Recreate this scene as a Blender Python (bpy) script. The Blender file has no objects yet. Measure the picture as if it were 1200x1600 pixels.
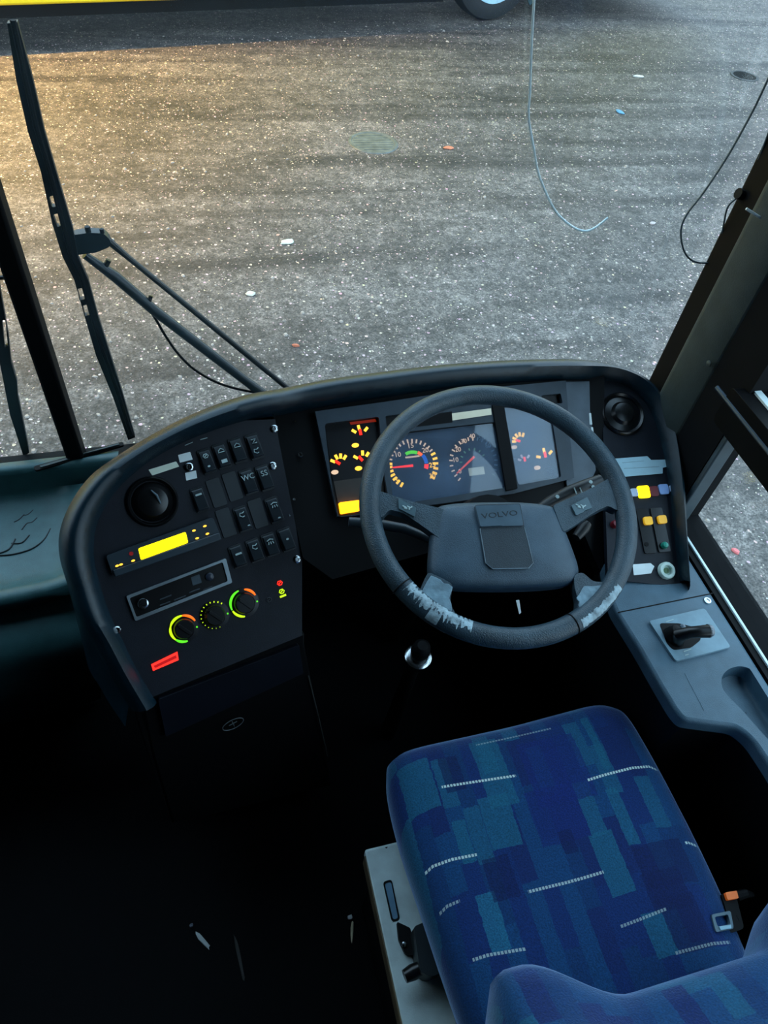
import bpy, math, random
from mathutils import Vector, Matrix
from mathutils.geometry import tessellate_polygon
random.seed(7)
SC = bpy.context.scene
COL = SC.collection
PI = math.pi
# ------------------------------------------------------------------ camera
F = 1119.0
dn = Vector((-140, 940, F)).normalized()
fw = Vector((-450, -1400, F)); fw = (fw - dn * fw.dot(dn)).normalized()
rt = dn.cross(fw)
if rt[0] < 0: rt = -rt
RW = Matrix((rt, fw, -dn))            # rows: world axes in camera (x right, y down, z forward)
CAM = Vector((0, 0, 1.75))
GZ = -0.65                            # height of the ground outside
def ray(px, py): return RW @ Vector((px - 600, py - 800, F))
def hit(px, py, p0, n):
    d = ray(px, py); return CAM + d * ((p0 - CAM).dot(n) / d.dot(n))
def atz(px, py, z): return hit(px, py, Vector((0, 0, z)), Vector((0, 0, 1)))
def aty(px, py, y): return hit(px, py, Vector((0, y, 0)), Vector((0, 1, 0)))
def atx(px, py, x): return hit(px, py, Vector((x, 0, 0)), Vector((1, 0, 0)))
cd = bpy.data.cameras.new('camera'); cam = bpy.data.objects.new('camera', cd); COL.objects.link(cam)
cd.sensor_fit = 'VERTICAL'; cd.sensor_height = 36; cd.lens = 36 * F / 1600
cd.clip_start = 0.02; cd.clip_end = 200
bx, by, bz = RW.col[0].copy(), -RW.col[1].copy(), -RW.col[2].copy()
m = Matrix((bx, by, bz)).transposed().to_4x4(); m.translation = CAM; cam.matrix_world = m
SC.camera = cam
# ------------------------------------------------------------------ materials
def lin(c):
    return tuple((x / 12.92 if x <= .04045 else ((x + .055) / 1.055) ** 2.4) for x in [k / 255 for k in c])
MATS = {}
def mat(name, rgb, rough=.5, metal=0, emit=None, es=0, bump=0, bscale=300, var=.15, vscale=30, spec=.5):
    if name in MATS: return MATS[name]
    m = bpy.data.materials.new(name); m.use_nodes = True; nt = m.node_tree; b = nt.nodes['Principled BSDF']
    c = lin(rgb) + (1,)
    b.inputs['Roughness'].default_value = rough; b.inputs['Metallic'].default_value = metal
    b.inputs['Specular IOR Level'].default_value = spec
    tc = nt.nodes.new('ShaderNodeTexCoord')
    nz = nt.nodes.new('ShaderNodeTexNoise'); nz.inputs['Scale'].default_value = vscale; nz.inputs['Detail'].default_value = 4
    nt.links.new(tc.outputs['Object'], nz.inputs['Vector'])
    rp = nt.nodes.new('ShaderNodeValToRGB')
    rp.color_ramp.elements[0].position = .3; rp.color_ramp.elements[1].position = .7
    rp.color_ramp.elements[0].color = tuple(x * (1 - var) for x in c[:3]) + (1,)
    rp.color_ramp.elements[1].color = tuple(min(1, x * (1 + var)) for x in c[:3]) + (1,)
    nt.links.new(nz.outputs['Fac'], rp.inputs['Fac']); nt.links.new(rp.outputs['Color'], b.inputs['Base Color'])
    if bump:
        n2 = nt.nodes.new('ShaderNodeTexNoise'); n2.inputs['Scale'].default_value = bscale; n2.inputs['Detail'].default_value = 2
        nt.links.new(tc.outputs['Object'], n2.inputs['Vector'])
        bp = nt.nodes.new('ShaderNodeBump'); bp.inputs['Strength'].default_value = bump; bp.inputs['Distance'].default_value = .002
        nt.links.new(n2.outputs['Fac'], bp.inputs['Height']); nt.links.new(bp.outputs['Normal'], b.inputs['Normal'])
    if emit:
        b.inputs['Emission Color'].default_value = lin(emit) + (1,); b.inputs['Emission Strength'].default_value = es
    MATS[name] = m; return m
def glass(name, tint=(1, 1, 1), fac=.06, refl_haze=0.0, refl_col=(150, 170, 180), k=.35):
    m = bpy.data.materials.new(name); m.use_nodes = True; nt = m.node_tree; nt.nodes.clear()
    out = nt.nodes.new('ShaderNodeOutputMaterial'); tr = nt.nodes.new('ShaderNodeBsdfTransparent'); tr.inputs[0].default_value = tint + (1,)
    gl = nt.nodes.new('ShaderNodeBsdfGlossy'); gl.inputs['Roughness'].default_value = .03
    lw = nt.nodes.new('ShaderNodeLayerWeight'); lw.inputs['Blend'].default_value = .5
    pw = nt.nodes.new('ShaderNodeMath'); pw.operation = 'POWER'; nt.links.new(lw.outputs['Facing'], pw.inputs[0]); pw.inputs[1].default_value = 4
    mp = nt.nodes.new('ShaderNodeMath'); mp.operation = 'MULTIPLY_ADD'; mp.inputs[1].default_value = k; mp.inputs[2].default_value = fac * .5
    nt.links.new(pw.outputs[0], mp.inputs[0])
    mx = nt.nodes.new('ShaderNodeMixShader'); nt.links.new(mp.outputs[0], mx.inputs[0]); nt.links.new(tr.outputs[0], mx.inputs[1]); nt.links.new(gl.outputs[0], mx.inputs[2])
    last = mx
    if refl_haze:
        df = nt.nodes.new('ShaderNodeBsdfDiffuse'); df.inputs[0].default_value = lin(refl_col) + (1,)  # diffuse film paints a reflected haze over the clear glass
        tc = nt.nodes.new('ShaderNodeTexCoord'); nz = nt.nodes.new('ShaderNodeTexNoise'); nz.inputs['Scale'].default_value = 9; nz.inputs['Detail'].default_value = 5
        nt.links.new(tc.outputs['Object'], nz.inputs['Vector'])
        mm = nt.nodes.new('ShaderNodeMapRange'); mm.inputs[1].default_value = .35; mm.inputs[2].default_value = .7; mm.inputs[3].default_value = refl_haze * .35; mm.inputs[4].default_value = refl_haze
        nt.links.new(nz.outputs['Fac'], mm.inputs[0])
        m2 = nt.nodes.new('ShaderNodeMixShader'); nt.links.new(mm.outputs[0], m2.inputs[0]); nt.links.new(mx.outputs[0], m2.inputs[1]); nt.links.new(df.outputs[0], m2.inputs[2]); last = m2
    nt.links.new(last.outputs[0], out.inputs[0]); MATS[name] = m; return m
dash_m = mat('dash_plastic', (44, 60, 70), .42, bump=.25, bscale=900)
rim_m = mat('hood_plastic', (16, 38, 48), .27, spec=.55, bump=.3, bscale=900)
panel_m = mat('panel_plastic', (22, 27, 36), .5, spec=.3, bump=.15, bscale=900)
silver_panel = mat('grey_panel_paint', (92, 104, 114), .45, bump=.2, bscale=1200)
frame_m = mat('cluster_frame_plastic', (52, 64, 74), .42, bump=.2, bscale=1200)
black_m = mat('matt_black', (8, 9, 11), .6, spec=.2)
gloss_black = mat('gloss_black', (10, 11, 13), .3)
switch_m = mat('switch_plastic', (26, 33, 38), .3)
blank_m = mat('blank_plate_plastic', (34, 42, 47), .42)
wheel_m = mat('wheel_leather', (50, 68, 78), .38, bump=.5, bscale=500, var=.25)
pad_m = mat('wheel_pad_plastic', (58, 78, 92), .4, bump=.35, bscale=700)
worn_m = mat('worn_silver_tape', (150, 172, 180), .45, bump=.8, bscale=120, var=.5, vscale=60)
console_m = mat('console_plastic', (74, 102, 118), .42, bump=.35, bscale=700, var=.12)
tray_m = mat('tray_plastic', (52, 90, 92), .42, bump=.3, bscale=700)
rubber_m = mat('black_rubber', (5, 6, 8), .6, spec=.15)
trim_m = mat('pillar_trim', (56, 66, 64), .6, bump=.3, bscale=500)
chrome_m = mat('chrome', (200, 205, 208), .2, 1)
steel_m = mat('painted_light_steel', (206, 224, 224), .5, bump=.2, bscale=400, var=.12)
worn_edge = mat('worn_brown_edge', (92, 78, 58), .6, var=.5, vscale=25)
white_st = mat('white_sticker', (232, 242, 242), .5, var=.06)
ink_m = mat('pale_marking', (176, 196, 196), .5)
dark_ink = mat('dark_print', (30, 38, 44), .6)
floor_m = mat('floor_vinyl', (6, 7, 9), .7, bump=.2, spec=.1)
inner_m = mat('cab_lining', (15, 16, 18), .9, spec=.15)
wip_m = mat('wiper_black', (18, 21, 23), .4)
wiparm_m = mat('wiper_arm_metal', (34, 46, 52), .35)
def em(name, rgb, s, base=(20, 20, 20)): return mat(name, base, .4, 0, rgb, s)
e_yel = em('lit_yellow_screen', (255, 232, 0), 2.6); e_amb = em('lit_amber', (255, 165, 20), 2.6); e_orange = em('lit_orange', (255, 105, 15), 1.6)
e_red = em('lit_red', (255, 40, 25), 1.8); e_dred = em('lit_dim_red', (150, 20, 20), .5); e_green = em('lit_green', (95, 235, 40), 1.2)
e_lime = em('lit_lime', (190, 235, 20), 1.4); e_white = em('lit_warm_white', (255, 222, 190), .9); e_blue = em('lit_blue', (30, 110, 235), .9)
e_icon = em('lit_icon_amber', (255, 195, 60), 2.0); e_pale = em('pale_glow', (215, 225, 205), .35, (170, 180, 165))
glass_ws = glass('windscreen_glass', (.97, .985, .99), .04, .05, (150, 185, 200)); glass_sd = glass('side_glass', (.96, .98, .98), .02, k=.08)  # windscreen's diffuse film imitates the bluish sky reflection
glass_cl = glass('cluster_lens', (.95, .95, .95), .10, .30, (140, 168, 200))  # lens film imitates the bluish reflection lying on the screens
# ------------------------------------------------------------------ mesh building
class Fr:                             # a flat working frame on a real surface
    def __init__(s, o, u, v): s.o, s.u, s.v = o, u.normalized(), v.normalized(); s.n = s.u.cross(s.v)
    def w(s, a, b, h=0): return s.o + s.u * a + s.v * b + s.n * h
    def px(s, x, y, h=0): return hit(x, y, s.o + s.n * h, s.n)
    def loc(s, x, y, h=0):
        d = s.px(x, y, h) - s.o; return (d.dot(s.u), d.dot(s.v))
    def poly(s, pts, h=0): return [s.loc(x, y, h) for x, y in pts]
    def sc(s, x, y): return (s.px(x + 5, y) - s.px(x - 5, y)).length / 10     # metres per pixel here
def frame_at(p, yaw, tilt):
    t, b = math.radians(yaw), math.radians(tilt)
    return Fr(p, Vector((math.cos(t), math.sin(t), 0)), Vector((-math.sin(t) * math.cos(b), math.cos(t) * math.cos(b), math.sin(b))))
def rnd(pts, r, seg=4):
    out = []; n = len(pts)
    for i in range(n):
        p, a, b = Vector(pts[i]), Vector(pts[i - 1]), Vector(pts[(i + 1) % n])
        da, db = (a - p), (b - p); k = min(r, da.length * .45, db.length * .45)
        s, e = p + da.normalized() * k, p + db.normalized() * k
        for j in range(seg + 1):
            t = j / seg; q = s * (1 - t) ** 2 + p * 2 * t * (1 - t) + e * t * t; out.append((q[0], q[1]))
    return out
def circ(c, r, n=24, ry=None, a0=0): return [(c[0] + r * math.cos(a0 + 2 * PI * i / n), c[1] + (ry or r) * math.sin(a0 + 2 * PI * i / n)) for i in range(n)]
def rect(c, w, h, ang=0):
    ca, sa = math.cos(ang), math.sin(ang)
    return [(c[0] + x * ca - y * sa, c[1] + x * sa + y * ca) for x, y in ((-w/2, -h/2), (w/2, -h/2), (w/2, h/2), (-w/2, h/2))]
def catmull(pts, n=8, closed=False):
    P = [Vector(p) for p in pts]; out = []; N = len(P)
    for i in range(N if closed else N - 1):
        p0, p1, p2, p3 = (P[(i - 1) % N], P[i], P[(i + 1) % N], P[(i + 2) % N]) if closed else (P[max(i - 1, 0)], P[i], P[i + 1], P[min(i + 2, N - 1)])
        for j in range(n):
            t = j / n
            out.append(.5 * (2 * p1 + (p2 - p0) * t + (2 * p0 - 5 * p1 + 4 * p2 - p3) * t * t + (3 * p1 - p0 - 3 * p2 + p3) * t ** 3))
    if not closed: out.append(P[-1])
    return out
class MB:
    def __init__(s): s.v = []; s.f = []
    def plate(s, fr, loops, h0, h1):
        if loops and not isinstance(loops[0][0], (tuple, list, Vector)): loops = [loops]
        tri = tessellate_polygon([[Vector((p[0], p[1], 0)) for p in l] for l in loops])
        flat = [p for l in loops for p in l]; n = len(flat); b = len(s.v)
        s.v += [fr.w(p[0], p[1], h1) for p in flat] + [fr.w(p[0], p[1], h0) for p in flat]
        for t in tri: s.f.append([b + i for i in t]); s.f.append([b + n + i for i in reversed(t)])
        k = 0
        for l in loops:
            for i in range(len(l)):
                a, c = k + i, k + (i + 1) % len(l); s.f.append([b + a, b + c, b + n + c, b + n + a])
            k += len(l)
        return s
    def loft(s, rings, closed=True, cap=True):
        b = len(s.v); n = len(rings[0])
        for r in rings: s.v += [Vector(p) for p in r]
        for i in range(len(rings) - 1):
            for j in range(n if closed else n - 1):
                a, c = j, (j + 1) % n
                s.f.append([b + i * n + a, b + i * n + c, b + (i + 1) * n + c, b + (i + 1) * n + a])
        if cap and closed: s.f.append([b + j for j in reversed(range(n))]); s.f.append([b + (len(rings) - 1) * n + j for j in range(n)])
        return s
    def tube(s, pts, r, seg=10, closed=False, flat=None):
        P = [Vector(p) for p in pts]; N = len(P); rings = []; up = None
        for i in range(N):
            t = (P[(i + 1) % N] - P[i - 1]) if closed else (P[min(i + 1, N - 1)] - P[max(i - 1, 0)])
            t.normalize()
            if up is None: up = t.orthogonal().normalized()
            up = (up - t * up.dot(t)).normalized(); sd = t.cross(up)
            rr = r[i] if isinstance(r, (list, tuple)) else r
            rings.append([P[i] + up * (rr * math.cos(2 * PI * k / seg)) + sd * (rr * math.sin(2 * PI * k / seg)) for k in range(seg)])
        if closed: rings.append(rings[0]); return s.loft(rings, True, False)
        return s.loft(rings)
    def lathe(s, c, ax, prof, seg=32):
        ax = Vector(ax).normalized(); a = ax.orthogonal().normalized(); b_ = ax.cross(a)
        return s.loft([[c + ax * h + (a * math.cos(2 * PI * k / seg) + b_ * math.sin(2 * PI * k / seg)) * max(r, 1e-5) for k in range(seg)] for r, h in prof])
    def box(s, x0, x1, y0, y1, z0, z1):
        return s.plate(Fr(Vector((0, 0, 0)), Vector((1, 0, 0)), Vector((0, 1, 0))), [(x0, y0), (x1, y0), (x1, y1), (x0, y1)], z0, z1)
ORG = {}
def link(name, mb, material, org, parent=None, bevel=0, ang=35, bseg=2):
    me = bpy.data.meshes.new(name); me.from_pydata([tuple(v - org) for v in mb.v], [], mb.f); me.update()
    import bmesh
    bm = bmesh.new(); bm.from_mesh(me); bmesh.ops.recalc_face_normals(bm, faces=bm.faces); bm.to_mesh(me); bm.free()
    me.polygons.foreach_set('use_smooth', [True] * len(me.polygons)); me.set_sharp_from_angle(angle=math.radians(ang))
    me.materials.append(material)
    o = bpy.data.objects.new(name, me); COL.objects.link(o); ORG[o.name] = org
    if parent: o.parent = parent
    else: o.location = org
    if bevel:
        b = o.modifiers.new('bevel', 'BEVEL'); b.width = bevel; b.segments = bseg; b.limit_method = 'ANGLE'; b.angle_limit = math.radians(40); b.harden_normals = False
    return o
def tag(o, label, cat, group=None, kind=None):
    if label: o['label'] = label
    if cat: o['category'] = cat
    if group: o['group'] = group
    if kind: o['kind'] = kind
    return o
def root(name, loc, label, cat, group=None):
    o = bpy.data.objects.new(name, None); COL.objects.link(o); o.location = loc; o.empty_display_size = .05; ORG[o.name] = Vector(loc)
    return tag(o, label, cat, group)
def part(name, parent, mb, material, bevel=0, label=None, ang=35):
    o = link(name, mb, material, ORG[parent.name], parent, bevel, ang)
    if label: o['label'] = label
    return o
def thing(name, mb, material, label, cat, group=None, bevel=0, ang=35):
    xs = [v[0] for v in mb.v]; ys = [v[1] for v in mb.v]; zs = [v[2] for v in mb.v]
    o = link(name, mb, material, Vector(((min(xs) + max(xs)) / 2, (min(ys) + max(ys)) / 2, min(zs))), None, bevel, ang)
    return tag(o, label, cat, group)
def struct(name, mb, material, bevel=0, parent=None, ang=35):
    o = link(name, mb, material, Vector((0, 0, 0)), parent, bevel, ang)
    if not parent: o['kind'] = 'structure'
    return o
def textmb(fr, s, c, size, h=.0005, ang=0, depth=.0004, sx=1):
    cu = bpy.data.curves.new('lettering', 'FONT'); cu.body = s; cu.size = size; cu.align_x = 'CENTER'; cu.align_y = 'CENTER'; cu.extrude = depth; cu.resolution_u = 3
    ob = bpy.data.objects.new('lettering_source', cu); me = bpy.data.meshes.new_from_object(ob)
    mb = MB(); ca, sa = math.cos(ang), math.sin(ang)
    for v in me.vertices:
        x, y, z = v.co; x *= sx; mb.v.append(fr.w(c[0] + x * ca - y * sa, c[1] + x * sa + y * ca, h + z))
    mb.f = [list(p.vertices) for p in me.polygons]
    bpy.data.objects.remove(ob); bpy.data.curves.remove(cu); bpy.data.meshes.remove(me)
    return mb
# ------------------------------------------------------------------ reference frames of the dashboard
PC = frame_at(aty(690, 705, .92), 0, 35)
PL = frame_at(PC.px(460, 790), 15, 42)
PR = frame_at(PC.px(930, 690), -5, 25)
def smooth(t): t = max(0, min(1, t)); return t * t * (3 - 2 * t)
def surf(x, y, h=0):
    wl = smooth((452 + (y - 660) * .12 - x) / 60 + .5); wr = smooth((x - 930) / 50 + .5)
    wc = max(0, 1 - wl - wr); t = 0; nn = Vector((0, 0, 0)); d = ray(x, y)
    for fr, k in ((PL, wl), (PC, wc), (PR, wr)):
        if k: t += k * ((fr.o + fr.n * h - CAM).dot(fr.n) / d.dot(fr.n)); nn += fr.n * k
    return CAM + d * t, nn.normalized()

# ================================================================== SETTING
gm = MB().box(-25, 25, -3, 40, GZ - .2, GZ)
def ground_mat():
    m = bpy.data.materials.new('wet_gravel_tarmac'); m.use_nodes = True; nt = m.node_tree; N = nt.nodes; L = nt.links; b = N['Principled BSDF']
    tc = N.new('ShaderNodeTexCoord')
    def noise(sc, det=4, vec=None, rough=.6):
        n = N.new('ShaderNodeTexNoise'); n.inputs['Scale'].default_value = sc; n.inputs['Detail'].default_value = det; n.inputs['Roughness'].default_value = rough
        L.new(vec or tc.outputs['Object'], n.inputs['Vector']); return n
    def ramp(src, a, ca, c, cc):
        r = N.new('ShaderNodeValToRGB'); r.color_ramp.elements[0].position = a; r.color_ramp.elements[0].color = lin(ca) + (1,)
        r.color_ramp.elements[1].position = c; r.color_ramp.elements[1].color = lin(cc) + (1,); L.new(src, r.inputs['Fac']); return r
    def mix(fac, a, c, mode='MIX'):
        x = N.new('ShaderNodeMix'); x.data_type = 'RGBA'; x.blend_type = mode
        if isinstance(fac, float): x.inputs[0].default_value = fac
        else: L.new(fac, x.inputs[0])
        L.new(a, x.inputs[6]); 
        if isinstance(c, tuple): x.inputs[7].default_value = lin(c) + (1,)
        else: L.new(c, x.inputs[7])
        return x.outputs[2]
    big = noise(.9, 5); base = ramp(big.outputs['Fac'], .3, (154, 142, 135), .72, (208, 196, 187)).outputs['Color']
    mp = N.new('ShaderNodeMapping'); mp.inputs['Rotation'].default_value = (0, 0, .55); mp.inputs['Rotation'].default_value = (0, 0, -.35); mp.inputs['Scale'].default_value = (.4, 1.5, 1); L.new(tc.outputs['Object'], mp.inputs['Vector'])
    tr = noise(1.3, 4, mp.outputs[0]); t2 = ramp(tr.outputs['Fac'], .3, (190, 186, 183), .7, (255, 255, 255))
    col = mix(.85, base, t2.outputs['Color'], 'MULTIPLY')
    for sc_n, lo, amt in ((6, 165, .7), (24, 150, .7), (55, 140, .6)):
        q_ = noise(sc_n, 5); qr = ramp(q_.outputs['Fac'], .36, (lo, lo, lo), .66, (255, 255, 255)); col = mix(amt, col, qr.outputs['Color'], 'MULTIPLY')
    mp2 = N.new('ShaderNodeMapping'); mp2.inputs['Rotation'].default_value = (0, 0, .25); mp2.inputs['Scale'].default_value = (.25, 3.2, 1); L.new(tc.outputs['Object'], mp2.inputs['Vector'])
    tk = noise(1.1, 3, mp2.outputs[0]); tkr = ramp(tk.outputs['Fac'], .5, (255, 255, 255), .66, (145, 141, 141)); col = mix(.85, col, tkr.outputs['Color'], 'MULTIPLY')
    gr = noise(110, 3); g2 = ramp(gr.outputs['Fac'], .35, (90, 90, 90), .68, (255, 255, 255)); col = mix(.75, col, g2.outputs['Color'], 'MULTIPLY')
    clump = noise(2.2, 4)
    for sc, th, pal, cut in ((30, .22, (208, 196, 184), .79), (62, .24, (200, 189, 178), .77), (14, .12, (214, 192, 176), .80)):
        vo = N.new('ShaderNodeTexVoronoi'); vo.inputs['Scale'].default_value = sc; L.new(tc.outputs['Object'], vo.inputs['Vector'])
        wv = noise(sc * 3, 2)
        wn = N.new('ShaderNodeTexWhiteNoise'); L.new(vo.outputs['Position'], wn.inputs['Vector'])
        jit = N.new('ShaderNodeMath'); jit.operation = 'MULTIPLY'; L.new(wv.outputs['Fac'], jit.inputs[0]); jit.inputs[1].default_value = th * 2
        cmp = N.new('ShaderNodeMath'); cmp.operation = 'LESS_THAN'; L.new(vo.outputs['Distance'], cmp.inputs[0]); L.new(jit.outputs[0], cmp.inputs[1])
        cl_ = N.new('ShaderNodeMath'); cl_.operation = 'MULTIPLY_ADD'; L.new(clump.outputs['Fac'], cl_.inputs[0]); cl_.inputs[1].default_value = .55; L.new(wn.outputs['Value'], cl_.inputs[2])
        sel = N.new('ShaderNodeMath'); sel.operation = 'GREATER_THAN'; L.new(cl_.outputs[0], sel.inputs[0]); sel.inputs[1].default_value = cut + .28
        mm = N.new('ShaderNodeMath'); mm.operation = 'MULTIPLY'; L.new(cmp.outputs[0], mm.inputs[0]); L.new(sel.outputs[0], mm.inputs[1])
        tint = N.new('ShaderNodeMix'); tint.data_type = 'RGBA'; tint.blend_type = 'MULTIPLY'; tint.inputs[0].default_value = .35; tint.inputs[6].default_value = lin(pal) + (1,); L.new(wn.outputs['Color'], tint.inputs[7])
        col = mix(mm.outputs[0], col, tint.outputs[2])
    L.new(col, b.inputs['Base Color'])
    rr = N.new('ShaderNodeMapRange'); L.new(big.outputs['Fac'], rr.inputs[0]); rr.inputs[3].default_value = .5; rr.inputs[4].default_value = .72; L.new(rr.outputs[0], b.inputs['Roughness'])
    bp = N.new('ShaderNodeBump'); bp.inputs['Strength'].default_value = .5; bp.inputs['Distance'].default_value = .012; L.new(gr.outputs['Fac'], bp.inputs['Height']); L.new(bp.outputs['Normal'], b.inputs['Normal'])
    return m
struct('ground', gm, ground_mat())
# loose gravel: nobody could count it
gv = MB(); rg = random.Random(3)
for i in range(3200):
    y = 1.5 + 8.5 * rg.random() ** 1.3; x = -1.6 + (2.6 + .75 * y) * rg.random()
    s = .004 + .011 * rg.random() ** 3; a = rg.random() * PI; c = Vector((x, y, GZ)); b = len(gv.v); q = s * (.5 + .5 * rg.random())
    for k in range(6):
        t = a + k * PI / 3 + rg.uniform(-.3, .3); gv.v.append(c + Vector((s * math.cos(t) * math.cos(a) - q * math.sin(t) * math.sin(a), s * math.cos(t) * math.sin(a) + q * math.sin(t) * math.cos(a), 0)))
    for k in range(6): gv.v.append((gv.v[b + k] - c) * .65 + c + Vector((0, 0, q * .6)))
    for k in range(6): gv.f.append([b + k, b + (k + 1) % 6, b + 6 + (k + 1) % 6, b + 6 + k])
    gv.f.append([b + 6 + k for k in range(6)])
stone_m = mat('pale_stone', (156, 144, 134), .45, var=.5, vscale=2.5)
tag(link('gravel', gv, stone_m, Vector((0, 4, GZ)), None, 0, 50), 'pale gravel chips scattered over the wet tarmac outside', 'gravel', None, 'stuff')
GF = Fr(Vector((0, 0, GZ)), Vector((1, 0, 0)), Vector((0, 1, 0)))
# cab shell
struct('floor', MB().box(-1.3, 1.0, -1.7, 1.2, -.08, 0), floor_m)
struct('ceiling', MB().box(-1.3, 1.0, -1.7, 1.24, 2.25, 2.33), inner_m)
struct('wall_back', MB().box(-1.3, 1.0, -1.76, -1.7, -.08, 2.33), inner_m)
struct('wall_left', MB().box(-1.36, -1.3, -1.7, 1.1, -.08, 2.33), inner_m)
WX = .95
def wsy(x): return 1.235 - .17 * (abs(x + .28) / 1.24) ** 2.6     # plan curve of the windscreen
def wsband(x0, x1, z0, z1, d0, d1, n=14):
    mb = MB(); rings = []
    for i in range(n + 1):
        x = x0 + (x1 - x0) * i / n; y = wsy(x)
        rings.append([Vector((x, y + d0, z0)), Vector((x, y + d1, z0)), Vector((x, y + d1, z1)), Vector((x, y + d0, z1))])
    return mb.loft(rings)
struct('wall_front', wsband(-1.3, 1.0, -.35, .50, -.02, .03), inner_m)
struct('trim_1', wsband(-1.3, 1.0, 2.13, 2.33, -.03, .04), inner_m)
for i, (a, b) in enumerate(((-.263, .955), (-1.26, -.297))):
    w = struct('window_%d' % (i + 1), wsband(a, b, .50, 2.14, 0, .006, 20), glass_ws)
    struct('glazing_rubber', wsband(a, b, .50, .545, -.012, .018, 16), rubber_m, parent=w)
# centre bar between the two windscreens
struct('trim_2', MB().box(-.298, -.262, 1.20, 1.25, .48, 2.2), rubber_m, .006)
# right corner pillar
def vert(pts, z0, z1): return MB().plate(Fr(Vector((0, 0, 0)), Vector((1, 0, 0)), Vector((0, 1, 0))), pts, z0, z1)
struct('trim_3', vert([(.952, 1.024), (.950, .970), (.966, .966), (1.02, .966), (1.02, 1.092), (.985, 1.056)], .30, 2.25), rubber_m, .004)
pil = struct('trim_4', vert([(.948, .974), (.936, .96), (.937, .90), (.95, .872), (1.02, .872), (1.02, .974)], .30, 2.25), trim_m, .006)
struct('pillar_screw', MB().lathe(Fr.px(Fr(Vector((.937, .93, .9)), Vector((0, 1, 0)), Vector((0, 0, 1))), 1108, 568), Vector((-1, 0, 0)), [(.006, 0), (.006, .002), (.003, .004), (0, .004)], 16), trim_m, parent=pil)
# right wall with the opening for the driver's window
wr = MB()
wr.box(WX, 1.02, -1.7, .874, -.08, .618); wr.box(WX, 1.02, .777, .874, .618, 2.25); wr.box(WX, 1.02, -1.7, -.75, .618, 2.25); wr.box(WX, 1.02, -.75, .777, 1.95, 2.25); wr.box(WX, 1.02, .87, 1.1, -.08, .5)
struct('wall_right', wr, inner_m)
w3 = struct('window_3', MB().box(.985, .990, -.75, .777, .618, 1.95), glass_sd)
struct('window_rail', MB().plate(Fr(Vector((0, 0, 0)), Vector((0, 1, 0)), Vector((0, 0, 1))), rnd([(-.75, .89), (.80, .89), (.80, .972), (-.75, .972)], .012), .928, 1.0), rubber_m, .006, parent=w3)
struct('rail_highlight', MB().tube([Vector((.929, -.7, .944)), Vector((.929, .83, .944))], .0045, 8), mat('highlight_blue_black', (46, 66, 84), .3), parent=w3)  # tube coloured blue to paint the highlight along the rail edge
struct('front_seal', MB().box(.952, .985, .765, .779, .622, .889), mat('grey_seal', (70, 82, 88), .4), .003, parent=w3)
struct('window_channel', MB().box(.938, .952, -.75, .80, .600, .6215), rubber_m, parent=w3)
struct('sill_strip', MB().box(.9515, .9575, -.75, .86, .600, .626), mat('sill_strip_paint', (225, 240, 240), .4), .001, parent=w3)
struct('upper_highlight', MB().box(.958, .972, -.75, .777, .970, .9765), MATS['sill_strip_paint'], parent=w3)  # white strip paints the highlight along the upper window's bottom edge

# ================================================================== DASHBOARD
dash = root('dashboard', Vector((.3, .95, .3)), 'curved black bus dashboard with raised hood around switches and dials', 'dashboard')
crest = [(222, 1112), (190, 1058), (163, 1008), (138, 965), (121, 915), (109, 870), (110, 828), (127, 785), (158, 744), (200, 712), (250, 682), (305, 655), (370, 631), (440, 614), (520, 598), (600, 587), (700, 575), (800, 568), (890, 566), (950, 569), (988, 579), (1015, 595), (1038, 622), (1053, 655), (1062, 695), (1069, 760), (1074, 840), (1079, 912)]
inner = [(245, 1098), (214, 1046), (190, 997), (172, 960), (157, 915), (147, 870), (150, 825), (168, 785), (198, 750), (238, 718), (285, 692), (335, 672), (393, 655), (455, 645), (530, 631), (605, 620), (702, 606), (800, 598), (885, 593), (942, 594), (975, 602), (998, 617), (1015, 640), (1027, 670), (1036, 705), (1046, 765), (1054, 840), (1062, 908)]
cr = catmull(crest, 5); inn = catmull(inner, 5)
rim = MB(); rings = []
for i, (c, q) in enumerate(zip(cr, inn)):
    A, n = surf(q[0], q[1]); B, _ = surf(c[0], c[1], .028)
    o = (B - A); o = (o - n * o.dot(n)).normalized()
    D = B + o * .016 - n * .03
    base = Vector((D[0], D[1], min(D[2] - .06, .5) if c[0] < 1035 else max(.615, D[2] - .15))) + Vector((o[0], max(o[1], 0), 0)) * .02
    rings.append([A - n * .02, A, A + (B - A) * .35 + n * .010 - o * .002, A + (B - A) * .72 + n * .0105, B - o * .002, B + o * .0035 - n * .004, B + o * .010 - n * .014, D, D - n * .05, base])
rim.loft(rings, closed=False)
part('hood_rim', dash, rim, rim_m, ang=60)
# panels
lpts = [(430, 655), (436, 690), (472, 872), (472, 993), (236, 1090), (205, 1040), (160, 962), (143, 915), (133, 865), (138, 815), (160, 770), (195, 738), (240, 705), (300, 676), (360, 658)]
part('switch_panel', dash, MB().plate(PL, PL.poly(lpts), -.012, 0), panel_m)
cpts = [(428, 650), (440, 720), (474, 872), (520, 905), (900, 800), (944, 905), (946, 585), (800, 585), (700, 592), (600, 605), (520, 622)]
part('centre_panel', dash, MB().plate(PC, PC.poly(cpts), -.03, -.004), black_m)
rpts = [(918, 590), (940, 600), (945, 760), (950, 905), (1072, 918), (1064, 850), (1055, 770), (1045, 705), (1032, 660), (1008, 617), (970, 592), (940, 588)]
part('side_panel', dash, MB().plate(PR, PR.poly(rpts), -.012, 0), panel_m)
sp = PC.poly([(872, 597), (920, 596), (921, 640), (926, 680), (930, 735), (905, 790), (886, 780)])
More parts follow.
